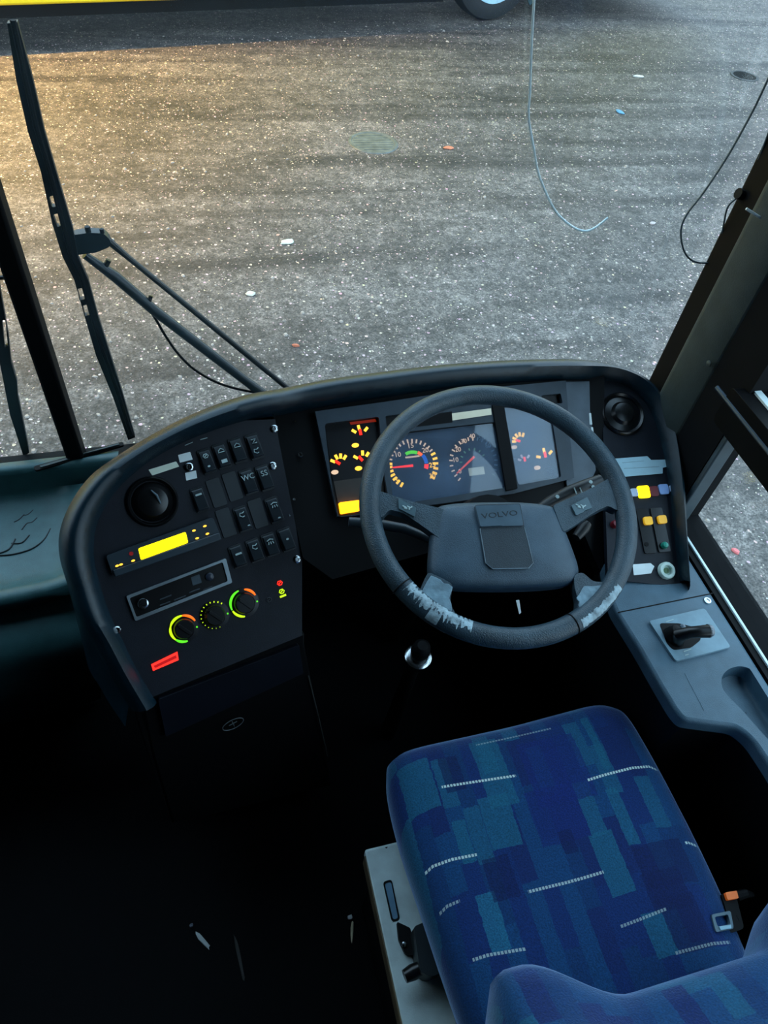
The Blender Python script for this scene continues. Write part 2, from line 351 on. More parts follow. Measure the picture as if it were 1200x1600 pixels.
part('trim_plate', dash, MB().plate(PC, sp, -.003, .003), silver_panel, .001, 'lighter grey plate right of the dials')
# body under the panels
Zb = .02
def under(pxs, fr, h, z1, dy):
    mb = MB(); r0 = [fr.px(x, y, h) for x, y in pxs]; return mb.loft([r0, [Vector((p[0], p[1] + dy, z1)) for p in r0]], closed=False)
kn = MB(); a_ = [PC.px(x, y, -.02) for x, y in ((470, 880), (620, 860), (780, 830), (900, 800))]
kn.loft([[p + Vector((0, .05, 0)) for p in a_], [Vector((p[0], 1.02, .35)) for p in a_], [Vector((p[0], 1.10, 0.001)) for p in a_]], closed=False)
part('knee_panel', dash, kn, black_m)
# lower centre block below the switch panel
LV = frame_at(PL.px(330, 1050), 15, 74)
lb = LV.poly([(222, 1094), (478, 992), (478, 1010), (505, 1160), (520, 1230), (270, 1290), (238, 1180)])
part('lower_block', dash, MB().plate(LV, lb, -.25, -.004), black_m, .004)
dr = part('storage_drawer', dash, MB().plate(LV, rnd(LV.poly([(246, 1091), (466, 1006), (473, 1050), (258, 1149)]), .004), -.004, .004), mat('drawer_plastic', (20, 24, 34), .5, spec=.25), .002)
el = MB(); ec = LV.loc(364, 1131); k = LV.sc(364, 1131)
el.tube([LV.w(p[0], p[1], .001) for p in circ(ec, 15 * k, 28, 9 * k)], .0009, 6, True)
for a, b in (((-.6, .1), (.6, .25)), ((.1, -.7), (-.05, .8))): el.tube([LV.w(ec[0] + a[0] * 10 * k, ec[1] + a[1] * 8 * k, .001), LV.w(ec[0] + b[0] * 10 * k, ec[1] + b[1] * 8 * k, .001)], .001, 6)
part('oval_emblem', dash, el, mat('emblem_grey', (110, 118, 124), .4))
part('edge_trim', dash, MB().tube([LV.px(482, 1056, 0), LV.px(498, 1120, 0), LV.px(512, 1182, 0)], .0011, 6), mat('edge_grey', (78, 80, 78), .4))
# round vents
def vent(fr, c, rpx, inr, tall):
    k = fr.sc(*c); r = rpx * k; cc = fr.px(*c)
    mb = MB().lathe(cc, fr.n, [(r * .82, -.008), (r * .84, .003), (r * .93, .007), (r, .004), (r * 1.02, 0), (r * 1.02, -.008)], 40)
    v = part('air_vent', dash, mb, gloss_black)
    part('vent_ball', v, MB().lathe(cc, fr.n, [(r * .80, .0005), (r * inr, .004), (r * inr * .8, .004 + tall * .7), (r * inr * .4, .004 + tall), (0, .004 + tall)], 40), gloss_black)
    return v
v1 = vent(PL, (238, 784), 41, .72, .012); k = PL.sc(238, 784)
part('vent_fin', v1, MB().tube([PL.px(236, 766, .017), PL.px(245, 774, .021), PL.px(251, 787, .018)], [.0012, .0022, .0012], 8), mat('fin_highlight', (100, 118, 128), .3))  # the fin's highlight is put into its lighter grey
vent(PR, (972, 647), 33, .55, .010)
# screws
def screw(fr, c, r=6):
    k = fr.sc(*c); mb = MB().lathe(fr.px(*c), fr.n, [(r * k, 0), (r * k, .0018), (r * k * .75, .003), (r * k * .45, .003), (r * k * .4, .001), (0, .001)], 18)
    part('screw', dash, mb, chrome_m)
for c in ((428, 670), (426, 728), (464, 874), (183, 984)): screw(PL, c, 6)
for c in ((469, 711),): screw(PC, c, 4)
for c in ((461, 659), (459, 780), (452, 805)): screw(PC if c[0] > 460 else PL, c, 2)
# switches
def grp(o, g): o['group'] = g; return o
def quadc(fr, c, w, h): k = fr.sc(*c); return rnd(rect(fr.loc(*c), w * k, h * k), 3 * k, 3)
def ico(fr, c, kind, h, parent, mtl=ink_m):
    k = fr.sc(*c); o = fr.loc(*c); mb = MB(); T = lambda pts, cl=False: mb.tube([fr.w(o[0] + x * k, o[1] + y * k, h) for x, y in pts], .8 * k, 6, cl)
    if kind == 'dot': mb.plate(fr, circ(o, 2.2 * k, 14, 1.5 * k), h - .0003, h + .0005)
    elif kind == 'block': mb.plate(fr, rect(o, 9 * k, 6 * k), h - .0003, h + .0005)
    elif kind == 'bar': mb.plate(fr, rect(o, 10 * k, 3 * k), h - .0003, h + .0005)
    elif kind == 'dome': T([(-5, -2), (-4, 1), (0, 4), (4, 1), (5, -2)], True)
    elif kind == 'lamp': T([(-4, 0), (-2, 3), (2, 3), (4, 0), (2, -3), (-2, -3)], True); T([(-2, -1), (3, 2)])
    elif kind == 'zig': T([(-4, 3), (3, 3), (-3, -3), (4, -3)])
    elif kind == 'hand': T([(-4, -3), (-4, 2)]); T([(-1, -3), (-1, 3)]); T([(2, -3), (2, 3)]); T([(-5, 4), (4, 4)])
    elif kind == 'rain': T([(-5, 3), (0, 5), (5, 3)]); T([(-3, 1), (-4, -3)]); T([(0, 1), (0, -3)]); T([(3, 1), (4, -3)])
    elif kind == 'hook': T([(4, 5), (1, 3), (-3, 4), (-4, 0), (0, -3), (3, -2)])
    else: mb = textmb(fr, kind, o, 12 * k, h)
    return part('symbol', parent, mb, mtl)
def rocker(c, syms, w=21, hh=40, lean=1):
    fr = PL; k = fr.sc(*c); o = fr.loc(*c); W, H = w * k, hh * k
    base = rnd(rect(o, W, H), 2.5 * k, 3)
    mb = MB().plate(fr, base, -.004, .003)
    r = lambda s, hs, y0=0: [fr.w(o[0] + x * s * W / 2, o[1] + y * s * H / 2 , hs(y)) for x, y in ((-1, -1), (1, -1), (1, 1), (-1, 1))]
    mb.loft([r(.86, lambda y: .002), r(.84, lambda y: .0075 + (-.0035 * lean * y)), r(.74, lambda y: .009 + (-.0035 * lean * y))])
    s = part('rocker_switch', dash, mb, switch_m, .0007)
    for (dx, dy, kd) in syms: ico(fr, (c[0] + dx, c[1] + dy), kd, .0100 - .0035 * lean * (-dy / (hh / 2)) * .8, s)
    return s
R = [((323, 721), [(-3, -8, 'lamp'), (2, 8, 'dot')]), ((346, 713), [(-2, -8, 'dome'), (3, 8, 'block')]), ((371, 704), [(-2, -7, 'dome')]), ((397, 698), [(-2, -8, 'zig'), (2, 8, 'hook')]),
     ((312, 781), [(-3, -8, 'bar')]), ((388, 753), [(-2, -7, 'WC')]), ((413, 747), [(-2, -7, 'SS')]), ((379, 811), [(-2, -6, 'hook'), (8, 10, 'dot')]), ((428, 797), [(-1, -7, 'rain'), (6, 12, 'dot')]),
     ((371, 869), [(0, -4, 'bar')]), ((398, 860), [(-1, -5, 'hook')]), ((422, 851), [(-1, -4, 'rain')]), ((447, 843), [(0, -1, 'dot')])]
for i, (c, s) in enumerate(R): grp(rocker(c, s, 21, 36 if i >= 9 else 40), 'rocker switches on the dashboard')
for c in ((338, 770), (363, 760), (353, 817), (403, 802)):
    grp(part('blank_plate', dash, MB().plate(PL, quadc(PL, c, 22, 45), -.004, .002), blank_m, .0007), 'blank switch plates')
# key lock with two white stickers, paper labels
kl = part('key_lock', dash, MB().lathe(PL.px(295, 730), PL.n, [(.0075, 0), (.0075, .004), (.006, .005), (.0045, .005), (.004, .002), (0, .002)], 20), chrome_m)
part('key_slot', kl, MB().plate(PL, rect(PL.loc(295, 730), .0015, .006), .002, .0042), black_m)
def sticker(fr, pts, h0=0, h1=.0012, m_=white_st, r=.001): return grp(part('label_sticker', dash, MB().plate(fr, rnd(fr.poly(pts), r, 2), h0, h1), m_), 'paper labels on the dashboard')
sticker(PL, [(278, 711), (297, 706), (301, 718), (281, 723)]); sticker(PL, [(289, 739), (306, 735), (308, 747), (291, 751)])
sticker(PL, [(232, 734), (275, 721), (280, 729), (238, 743)], m_=mat('cream_sticker', (228, 236, 218), .5, var=.06))
part('scratch', dash, MB().tube([PL.px(289, 696, .001), PL.px(301, 691, .001)], .0006, 5), ink_m); part('scratch', dash, MB().tube([PL.px(313, 687, .001), PL.px(324, 684, .001)], .0008, 5), ink_m)
# right hand panel
lab = sticker(PR, [(958, 717), (1011, 713), (1017, 719), (1052, 718), (1053, 727), (1035, 731), (1035, 740), (975, 745)], m_=mat('pale_blue_sticker', (178, 214, 226), .5, var=.06))
tl = MB()
for a, b in (((972, 723), (1006, 720)), ((975, 732), (1030, 729))):
    tl.tube([PR.px(*a, .0012), PR.px(*b, .0012)], .0005, 5)
part('faded_print', lab, tl, mat('faded_print', (140, 172, 184), .5))
sticker(PR, [(988, 882), (1016, 880), (1022, 885), (1017, 896), (990, 899)])
sticker(PC, [(919, 646), (922, 646), (924, 664), (920, 664)], .003, .004); sticker(PC, [(922, 668), (925, 668), (926, 676), (923, 676)], .003, .004)
for c, w, h, mt, lb_ in (((990, 770), 11, 12, mat('frosted_lens', (200, 215, 238), .3), None), ((1005, 769), 18, 18, e_yel, 'lit amber warning lamp'), ((1021, 768), 13, 15, mat('dull_red_lens', (120, 48, 52), .4), None), ((1036, 765), 15, 15, mat('pale_blue_lens', (150, 182, 235), .3), None), ((1050, 764), 10, 10, MATS['frosted_lens'], None)):
    grp(part('indicator_lamp', dash, MB().plate(PR, quadc(PR, c, w, h), -.002, .004), mt, .001, lb_), 'row of indicator lamps')
for c in ((1009, 830), (1031, 828)):
    s = grp(part('tall_switch', dash, MB().plate(PR, quadc(PR, c, 19, 66), -.002, .003), gloss_black, .001), 'tall switches on the side panel')
    yc = (c[0] + 1, c[1] - 15)
    part('yellow_cap', s, MB().plate(PR, quadc(PR, yc, 13, 12), .003, .009), mat('yellow_cap', (235, 185, 55), .35, 0, (255, 190, 40), .35), .001)
    if c[0] > 1020: part('green_knob', s, MB().lathe(PR.px(1036, 853), PR.n, [(.007, .003), (.007, .008), (.005, .012), (0, .013)], 20), mat('green_knob', (40, 150, 128), .3))
    else: part('socket_hole', s, MB().lathe(PR.px(1009, 851), PR.n, [(.0045, .003), (.0045, .004), (0, .004)], 16), black_m)
so = part('round_socket', dash, MB().lathe(PR.px(1040, 892), PR.n, [(.0175, -.002), (.0175, .006), (.0155, .009), (.0105, .0095), (.0095, .007), (.0095, .003), (0, .003)], 32), mat('white_socket', (206, 226, 216), .35))
part('socket_core', so, MB().lathe(PR.px(1040, 892), PR.n, [(.006, .003), (.006, .0045), (.0035, .005), (.003, .0035), (0, .0035)], 24), mat('green_core', (92, 120, 84), .5))
part('screw', dash, MB().lathe(PR.px(1063, 901), PR.n, [(.003, 0), (.003, .002), (0, .002)], 12), chrome_m)
part('dim_red_light', dash, MB().lathe(PR.px(959, 820), PR.n, [(.008, 0), (.008, .01), (.006, .013), (0, .013)], 20), mat('dim_red_colour', (110, 24, 34), .35))  # dark red knob shape stands in for a dim red light
part('white_button', dash, MB().plate(PR, circ(PR.loc(952, 797), .0045, 14, .002), 0, .003), white_st)
# ---- left shelf of the dashboard
ts = MB(); prof = [(1.235, .560), (1.20, .566), (1.188, .563), (1.184, .552), (1.180, .508), (1.16, .490), (1.0, .487), (.965, .491), (.948, .500), (.932, .519), (.916, .528), (.900, .525), (.891, .512), (.896, .495), (.914, .484), (.905, .478), (.88, .470), (.848, .456), (.822, .432), (.808, .39), (.815, .32), (.86, .22), (.90, .12), (.92, .001)]
xs = [-1.28 + i * (1.28 - .19) / 30 for i in range(31)]
rows = []
for x in xs:
    e = smooth((x + .345) / .10)                                   # the trough runs up into the hood at its right end
    row = []
    for (y, z) in prof:
        zz = z
        if .895 < y < 1.17 and z < .55: zz = z + e * (.545 - z) * .8
        yy = y
        if y < .95: yy = y - .03 * math.sin(max(0, min(1, (-x - .19) / 1.09)) * PI)
        row.append(Vector((x, min(yy, wsy(x) - .016), zz)))
    rows.append(row)
sh = root('dash_shelf', Vector((-.7, 1.0, 0)), 'teal grey dash tray left of the switch panel beneath the windscreen', 'shelf')
part('tray', sh, MB().loft(rows, closed=False), tray_m, ang=60)
SF = Fr(Vector((-.3, 1.2, .566)), Vector((1, 0, 0)), Vector((0, 1, 0)))
def ledge(pts, name, m_, h0, h1): part(name, sh, MB().plate(SF, rnd([SF.loc(x, y) for x, y in pts], .008), h0, h1), m_, .0015)
ledge([(52, 729), (192, 690), (194, 696), (55, 736)], 'demister_slot', black_m, -.004, .0008)
ledge([(62, 729), (186, 694), (187, 696), (64, 732)], 'slot_grille', mat('grille_plastic', (44, 62, 66), .5), .0008, .0035)
TF = Fr(Vector((-.33, .97, .4885)), Vector((1, 0, 0)), Vector((0, 1, 0)))
em_ = MB()
for seg in ([(-6, 866), (14, 858), (24, 842)], [(-4, 868), (20, 866), (48, 858), (68, 844), (79, 826)], [(18, 849), (34, 848), (46, 836)], [(34, 828), (42, 818), (50, 816), (58, 809)], [(22, 816), (30, 812), (38, 804)], [(36, 806), (44, 804), (52, 797)]):
    em_.tube(catmull([TF.px(x, y) for x, y in seg], 5), .0016, 6)
part('embossed_emblem', sh, em_, mat('emblem_groove', (22, 34, 38), .6))

# ================================================================== RADIO, DISPLAY UNIT, HEATER CONTROLS
tg = root('display_unit', PL.px(255, 860), 'slim dash unit with a bright yellow screen above the radio', 'display unit')
body = part('housing', tg, MB().plate(PL, rnd(PL.poly([(165, 868), (331, 808), (345, 841), (176, 899)]), .005), -.01, .010), mat('display_housing', (40, 52, 60), .36), .0015)
part('screen', tg, MB().plate(PL, rnd(PL.poly([(216, 857), (290, 831), (294, 848), (220, 875)], .010), .003), .0095, .0107), e_yel)
part('lower_ledge', tg, MB().plate(PL, PL.poly([(176, 891), (342, 832), (346, 843), (180, 902)], .01), .009, .014), mat('ledge_plastic', (46, 58, 66), .35), .0015)
for c in ((303, 829), (320, 822), (308, 841), (324, 834), (183, 884), (189, 882), (208, 876)):
    part('lit_button', tg, MB().plate(PL, circ(PL.loc(*c, .01), .0032, 12, .0017, 0), .0095, .0112), e_icon)
part('red_light', tg, MB().plate(PL, circ(PL.loc(205, 865, .01), .0035, 14), .0095, .0112), e_dred)
rd = root('car_radio', PL.px(280, 920), 'dark car radio in a thin silver frame below the yellow screen', 'radio')
ro = PL.poly([(197, 931), (352, 872), (362, 910), (211, 970)])
ri = PL.poly([(202, 934), (347, 878), (355, 908), (213, 964)])
part('silver_frame', rd, MB().plate(PL, [rnd(ro, .003), rnd(ri, .003)], -.002, .006), mat('silver_trim', (176, 190, 198), .3, .8), .0008)
part('face', rd, MB().plate(PL, ri, -.002, .002), gloss_black)
kb = part('volume_knob', rd, MB().lathe(PL.px(223, 942), PL.n, [(.0095, .002), (.0095, .010), (.0085, .012), (.0062, .0125), (.006, .011), (0, .011)], 28), chrome_m)
part('knob_cap', kb, MB().lathe(PL.px(224, 941, .011), PL.n, [(.0058, 0), (.0058, .0015), (0, .002)], 24), black_m)
part('display', rd, MB().plate(PL, rnd(PL.poly([(298, 902), (311, 897), (315, 910), (301, 915)]), .001), .002, .0028), mat('radio_display', (70, 82, 90), .3))
part('tuning_knob', rd, MB().lathe(PL.px(327, 901), PL.n, [(.0072, .002), (.0072, .006), (.005, .0075), (0, .0075)], 24), mat('tuning_knob', (40, 46, 58), .3))
for a, b in (((250, 937), (268, 930)), ((272, 938), (290, 931)), ((296, 926), (312, 920)), ((318, 922), (332, 916)), ((250, 946), (266, 940))):
    part('radio_button', rd, MB().tube([PL.px(*a, .0026), PL.px(*b, .0026)], .0012, 6), mat('radio_button', (52, 60, 66), .4))
ht = root('heater_controls', PL.px(335, 960), 'three round heater dials ringed in green and amber light', 'heater controls')
def dial(c, arcs, dots=0):
    k = PL.sc(*c); o = PL.loc(*c); r = 21 * k
    d = part('dial', ht, MB().lathe(PL.px(*c), PL.n, [(r * 1.12, -.001), (r * 1.12, .001), (r * .8, .0015), (r * .74, .012), (r * .66, .015), (0, .015)], 36), gloss_black)
    part('pointer_ridge', d, MB().plate(PL, rect(o, r * .22, r * 1.2, .6), .014, .019), gloss_black, .001)
    for a0, a1, mt in arcs:
        n = max(2, int(abs(a1 - a0) / 6)); mb = MB()
        P_ = [(o[0] + r * math.cos(math.radians(a0 + (a1 - a0) * i / n)), o[1] + r * math.sin(math.radians(a0 + (a1 - a0) * i / n))) for i in range(n + 1)]
        mb.tube([PL.w(p[0], p[1], .0018) for p in P_], [.0012 + .0013 * math.sin(PI * (i + .5) / (n + 1)) for i in range(n + 1)], 8)
        part('lit_arc', d, mb, mt)
    if dots:
        mb = MB()
        for i in range(15):
            a = math.radians(40 + 235 * i / 14); s = .0019 - .00008 * i
            mb.plate(PL, rect((o[0] + r * math.cos(a), o[1] + r * math.sin(a)), s * 1.5, s, a), .001, .0022)
        part('lit_dots', d, mb, e_lime)
    part('lit_mark', d, MB().plate(PL, circ((o[0] + r * .95, o[1] - r * .25), .0016, 10), .001, .002), e_green)
dial((287, 982), [(15, 80, e_orange), (80, 150, e_lime), (150, 215, e_lime), (215, 268, e_green)])
dial((335, 961), [], 1)
dial((381, 942), [(15, 70, e_orange), (95, 190, e_green), (195, 255, e_lime)])
rb = MB().plate(PL, [PL.poly([(236, 1038), (277, 1018), (279, 1031), (239, 1048)]), PL.poly([(240, 1040), (275, 1023), (276, 1028), (242, 1044)])], -.001, .002)
part('red_bar_outline', ht, rb, em('lit_bar_red', (255, 45, 35), 1.8)); part('red_bar', ht, MB().plate(PL, PL.poly([(239, 1040), (275, 1022), (277, 1029), (241, 1045)]), -.001, .0012), em('lit_bar_core', (170, 12, 14), 1.2))
for c, mt, kd in (((437, 911), e_red, 'lamp'), ((440, 924), e_dred and e_lime, 'lamp'), ((442, 931), e_lime, 'bar'), ((420, 937), mat('unlit_icon', (50, 54, 58), .5), 'lamp')):
    ico(PL, c, kd, .001, ht, mt)

# ================================================================== INSTRUMENT CLUSTER
cl = root('instrument_cluster', PC.px(690, 720), 'lit instrument cluster with two big dials behind the steering wheel', 'instrument panel')
of = PC.poly([(491, 645), (600, 630), (720, 612), (880, 597), (886, 680), (893, 748), (800, 772), (700, 786), (600, 800), (526, 808)])
h1 = rnd(PC.poly([(506, 664), (590, 653), (598, 740), (604, 775), (572, 804), (528, 809), (518, 770)]), .006)
h2 = rnd(PC.poly([(603, 680), (771, 661), (787, 763), (612, 790)]), .006)
h3 = rnd(PC.poly([(784, 636), (856, 640), (873, 747), (806, 759)]), .006)
h4 = rnd(PC.poly([(600, 652), (640, 647), (640, 662), (602, 668)]), .003)
h5 = rnd(PC.poly([(842, 620), (872, 617), (875, 632), (846, 634)]), .003)
part('frame', cl, MB().plate(PC, [of, h1, h2, h3, h4, h5], -.002, .012), frame_m, .002)
part('dial_backing', cl, MB().plate(PC, of, -.004, -.001), mat('dial_black', (12, 14, 18), .5))
part('left_screen', cl, MB().plate(PC, rnd(PC.poly([(508, 668), (590, 656), (597, 742), (520, 752)]), .003), -.001, .001), mat('dial_face', (17, 19, 23), .4))
part('main_screen', cl, MB().plate(PC, rnd(PC.poly([(606, 684), (770, 665), (784, 758), (614, 784)]), .003), -.001, .001), MATS['dial_face'])
part('right_screen', cl, MB().plate(PC, rnd(PC.poly([(787, 642), (858, 646), (870, 743), (808, 754)]), .003), -.001, .001), MATS['dial_face'])
part('lower_strip', cl, MB().plate(PC, PC.poly([(521, 752), (598, 742), (600, 775), (528, 786)]), -.001, .001), mat('brown_grey_strip', (64, 58, 52), .5))
part('amber_lamp', cl, MB().plate(PC, rnd(PC.poly([(530, 785), (562, 781), (563, 798), (533, 803)], .012), .003), -.001, .012), e_amb, .001, 'glowing amber lamp at the lower left of the dials')
part('label_strip', cl, MB().plate(PC, PC.poly([(706, 646), (767, 638), (768, 648), (707, 657)], .012), .011, .0128), e_pale)  # white label given a faint glow by its material
part('dark_slot', cl, MB().plate(PC, PC.poly([(640, 652), (706, 643), (707, 660), (641, 668)], .012), .010, .0124), black_m)
part('pillar_bar', cl, MB().plate(PC, PC.poly([(768, 632), (786, 630), (808, 764), (790, 768)], .012), .010, .016), black_m, .002)
def A(o, r, deg): return (o[0] + r * math.cos(math.radians(deg)), o[1] + r * math.sin(math.radians(deg)))
def ticks(fr, o, r, angs, w, l, h=.0026):
    mb = MB()
    for a in angs: mb.plate(fr, rect(A(o, r, a), l, w, math.radians(a)), h - .0006, h)
    return mb
def arc(fr, o, r, w, a0, a1, h=.0026):
    n = max(3, int(abs(a1 - a0) / 6)); out = [A(o, r + w / 2, a0 + (a1 - a0) * i / n) for i in range(n + 1)] + [A(o, r - w / 2, a1 - (a1 - a0) * i / n) for i in range(n + 1)]
    return MB().plate(fr, out, h - .0006, h)
def needle(fr, c, tip, w, h=.004):
    a, b = Vector(fr.loc(*c)), Vector(fr.loc(*tip)); d = (b - a).normalized(); q = Vector((-d[1], d[0]))
    return MB().plate(fr, [tuple(a - d * w + q * w), tuple(a - d * w - q * w), tuple(b - q * w * .5), tuple(b + q * w * .5)], h - .001, h)
K = PC.sc(642, 725)
def bigdial(name, c, r):
    o = PC.loc(*c); return o, part(name, cl, MB().lathe(PC.px(*c, .001), PC.n, [(r * 1.1, -.0004), (r * 1.1, .0006), (0, .0006)], 40), MATS['dial_face'])
o, tch = bigdial('tachometer', (645, 726), 39 * K)
part('lit_ticks', tch, ticks(PC, o, 36 * K, [232, 221, 210, 200, 190, 180, 172, 20, 8, -4, -16, -28, -40], 3.6 * K, 7.5 * K), e_icon)
part('tick_marks', tch, ticks(PC, o, 36 * K, [161, 150, 139, 128, 117, 106, 95, 84, 73, 62, 51, 40, 30], 2.3 * K, 6.0 * K), e_white)
for s, c, mt in (('5', (620, 751), e_icon), ('10', (621, 711), e_white), ('15', (641, 697), e_white), ('20', (664, 704), e_white), ('25', (675, 727), e_icon), ('30', (675, 744), e_icon)):
    part('numeral', tch, textmb(PC, s, PC.loc(*c), 10.5 * K, .0026, math.radians(2), .0005), mt)
part('green_band', tch, arc(PC, o, 19 * K, 5 * K, 118, 62), e_green); part('orange_band', tch, arc(PC, o, 20 * K, 5 * K, 60, 38), e_orange)
part('blue_band', tch, arc(PC, o, 21 * K, 5.5 * K, 36, -2), e_blue); part('red_band', tch, arc(PC, o, 21 * K, 6.5 * K, -5, -24), e_red)
part('rpm_print', tch, MB().plate(PC, rect(PC.loc(644, 714), 22 * K, 2.4 * K, .0), .0012, .0026), e_white)
part('needle', tch, needle(PC, (643, 728), (612, 731), 1.9 * K), e_red)
o, spd = bigdial('speedometer', (739, 722), 40 * K)
part('tick_marks', spd, ticks(PC, o, 36 * K, [222, 209, 196, 183, 170, 157, 144, 131, 118, 106, 94, 82], 2.0 * K, 5.5 * K), e_white)
part('dim_ticks', spd, ticks(PC, o, 37 * K, [70, 58, 46, 34, 22, 10, -2, -14, -26, -38], 2.0 * K, 5.5 * K), mat('dim_tick', (120, 135, 140), .5))
part('green_ticks', spd, ticks(PC, o, 20 * K, [175, 150, 125, 100, 75, 50, 25], 2.0 * K, 4 * K), mat('faint_green_tick', (120, 160, 110), .5, 0, (110, 150, 60), .15))
for s, c, mt in (('0', (718, 737), e_white), ('10', (711, 719), e_white), ('20', (715, 703), e_white), ('30', (724, 690), e_white), ('40', (737, 682), e_white), ('50', (752, 685), MATS['dim_tick']), ('60', (762, 697), MATS['dim_tick'])):
    part('numeral', spd, textmb(PC, s, PC.loc(*c), 10 * K, .0026), mt)
part('odometer', spd, MB().plate(PC, PC.poly([(731, 732), (755, 729), (757, 741), (733, 744)]), .001, .0026), e_pale)
part('needle', spd, needle(PC, (739, 715), (713, 740), 1.7 * K), em('lit_needle_pink', (255, 90, 75), 1.0))
def mini(c, degs, nd, mt, icon, ic, scale=1):
    o = PC.loc(*c); g = part('small_gauge', cl, MB().plate(PC, circ(o, 16 * K * scale, 24), .0008, .0012), MATS['dial_face'])
    for dg in degs: part('lit_tick', g, ticks(PC, o, 12.5 * K * scale, [dg], 4.2 * K * scale, 7.5 * K * scale), mt)
    if nd is not None: part('needle', g, MB().plate(PC, rect(A(o, 5.5 * K * scale, nd), 9 * K * scale, 4 * K * scale, math.radians(nd)), .0014, .0036), e_red)
    if icon: part('lit_icon', g, MB().plate(PC, circ(PC.loc(*ic), 5.5 * K * scale, 14, 3.4 * K * scale), .001, .002), icon)
mini((564, 681), [142, 98, 45], 95, e_icon, e_icon, (555, 696)); mini((532, 726), [150, 112, 82, 52], 140, e_icon, e_white, (523, 738)); mini((567, 721), [145, 85, 50], 125, e_icon, e_icon, (560, 732))
mini((813, 690), [175, 150, 120, 90, 60], 160, e_icon, e_white, (803, 699), .9); mini((820, 722), [155, 115, 50], 95, mat('dim_white_tick', (200, 190, 190), .5, 0, (255, 220, 210), .3), None, None, .8); mini((852, 716), [165, 95, 40], 92, e_icon, e_white, (839, 731))
part('red_glow_strip', cl, MB().plate(PC, PC.poly([(546, 660), (586, 655), (588, 659), (548, 664)]), .001, .0018), em('lit_red_edge', (190, 50, 20), .35))
part('lens', cl, MB().plate(PC, rnd(PC.poly([(604, 681), (772, 661), (788, 764), (612, 790)], .008), .005), .006, .008), glass_cl)
part('lens', cl, MB().plate(PC, rnd(PC.poly([(784, 637), (858, 640), (874, 748), (806, 760)], .008), .005), .006, .008), glass_cl)

# ================================================================== STEERING WHEEL
e_, az = math.radians(73), math.radians(-6)
wn = Vector((math.sin(az) * math.cos(e_), -math.cos(az) * math.cos(e_), math.sin(e_)))
wc = CAM + ray(782, 794) / F * 1.188
wu = Vector((math.cos(az), math.sin(az), 0)); wu = (wu - wn * wu.dot(wn)).normalized()
PW = Fr(wc, wu, wn.cross(wu))
sw = root('steering_wheel', wc - wn * .02, 'large worn black bus steering wheel with four spokes and square pad', 'steering wheel')
RT, RM = .0172, .2185
rimb = MB(); N_ = 96; rings = []
for i in range(N_):
    a = 2 * PI * i / N_; c = PW.w(RM * math.cos(a), RM * math.sin(a)); rad = (PW.u * math.cos(a) + PW.v * math.sin(a))
    rings.append([c + rad * RT * math.cos(t) + PW.n * RT * 1.02 * math.sin(t) for t in [2 * PI * k / 14 for k in range(14)]])
rings.append(rings[0]); rimb.loft(rings, True, False)
part('rim', sw, rimb, wheel_m, ang=60)
pad_px = [(681, 794), (700, 787), (742, 784), (815, 784), (858, 789), (870, 797), (881, 820), (895, 855), (905, 885), (904, 900), (892, 911), (850, 916), (780, 918), (715, 916), (683, 908), (671, 893), (671, 860), (675, 820)]
pp = [tuple(v) for v in catmull([(*p, 0) for p in PW.poly(pad_px)], 4, True)]; pcx = sum(p[0] for p in pp) / len(pp); pcy = sum(p[1] for p in pp) / len(pp)
padm = MB(); rg_ = []
for s, h in ((.90, -.05), (.97, -.035), (.995, -.018), (1.0, -.008), (.985, -.001), (.95, .004), (.85, .008), (.6, .0115), (.3, .013), (.02, .013)):
    rg_.append([PW.w(pcx + (p[0] - pcx) * s, pcy + (p[1] - pcy) * s, h) for p in pp])
padm.loft(rg_); part('hub_pad', sw, padm, pad_m, ang=60)
bd = part('badge_panel', sw, MB().plate(PW, rnd(PW.poly([(741, 790), (812, 788), (818, 822), (834, 882), (826, 889), (768, 890), (758, 882), (750, 824)], .012), .004), .004, .0155), mat('badge_lower', (36, 48, 56), .45, bump=.3, bscale=700), .0015)
ub = PW.poly([(742, 791), (811, 789), (817, 822), (750, 824)], .0155)
part('badge_plate', bd, MB().plate(PW, rnd(ub, .003), .012, .0185), mat('badge_plate', (74, 92, 104), .32), .0015)
part('lettering', bd, textmb(PW, 'VOLVO', PW.loc(781, 804, .019), .0128, .0186, math.radians(3), .0003, 1.45), dark_ink)
part('badge_groove', bd, MB().tube([PW.px(x, y, .0155) for x, y in ((750, 826), (754, 850), (759, 880), (770, 889), (826, 888), (833, 880), (826, 850), (819, 824))], .0008, 6), mat('groove_edge', (92, 110, 120), .35))
def spoke(quad, h0, h1, m_=wheel_m, bev=.005): return part('spoke', sw, MB().plate(PW, rnd(PW.poly(quad), .006), h0, h1), m_, bev)
spokes = [spoke([(588, 768), (606, 774), (640, 785), (694, 798), (692, 848), (662, 826), (630, 804), (608, 798), (596, 812), (584, 800)], -.014, .006, bev=.006),
          spoke([(862, 792), (884, 782), (916, 768), (952, 748), (968, 775), (972, 795), (962, 800), (948, 792), (926, 803), (892, 826), (878, 834)], -.014, .006, bev=.006),
          spoke([(668, 895), (690, 905), (706, 914), (704, 930), (702, 945), (712, 962), (722, 972), (690, 975), (650, 945), (632, 922), (655, 925)], -.014, .005),
          spoke([(895, 900), (908, 895), (925, 910), (965, 912), (955, 945), (935, 968), (898, 972), (900, 955), (902, 940), (896, 920)], -.014, .005)]
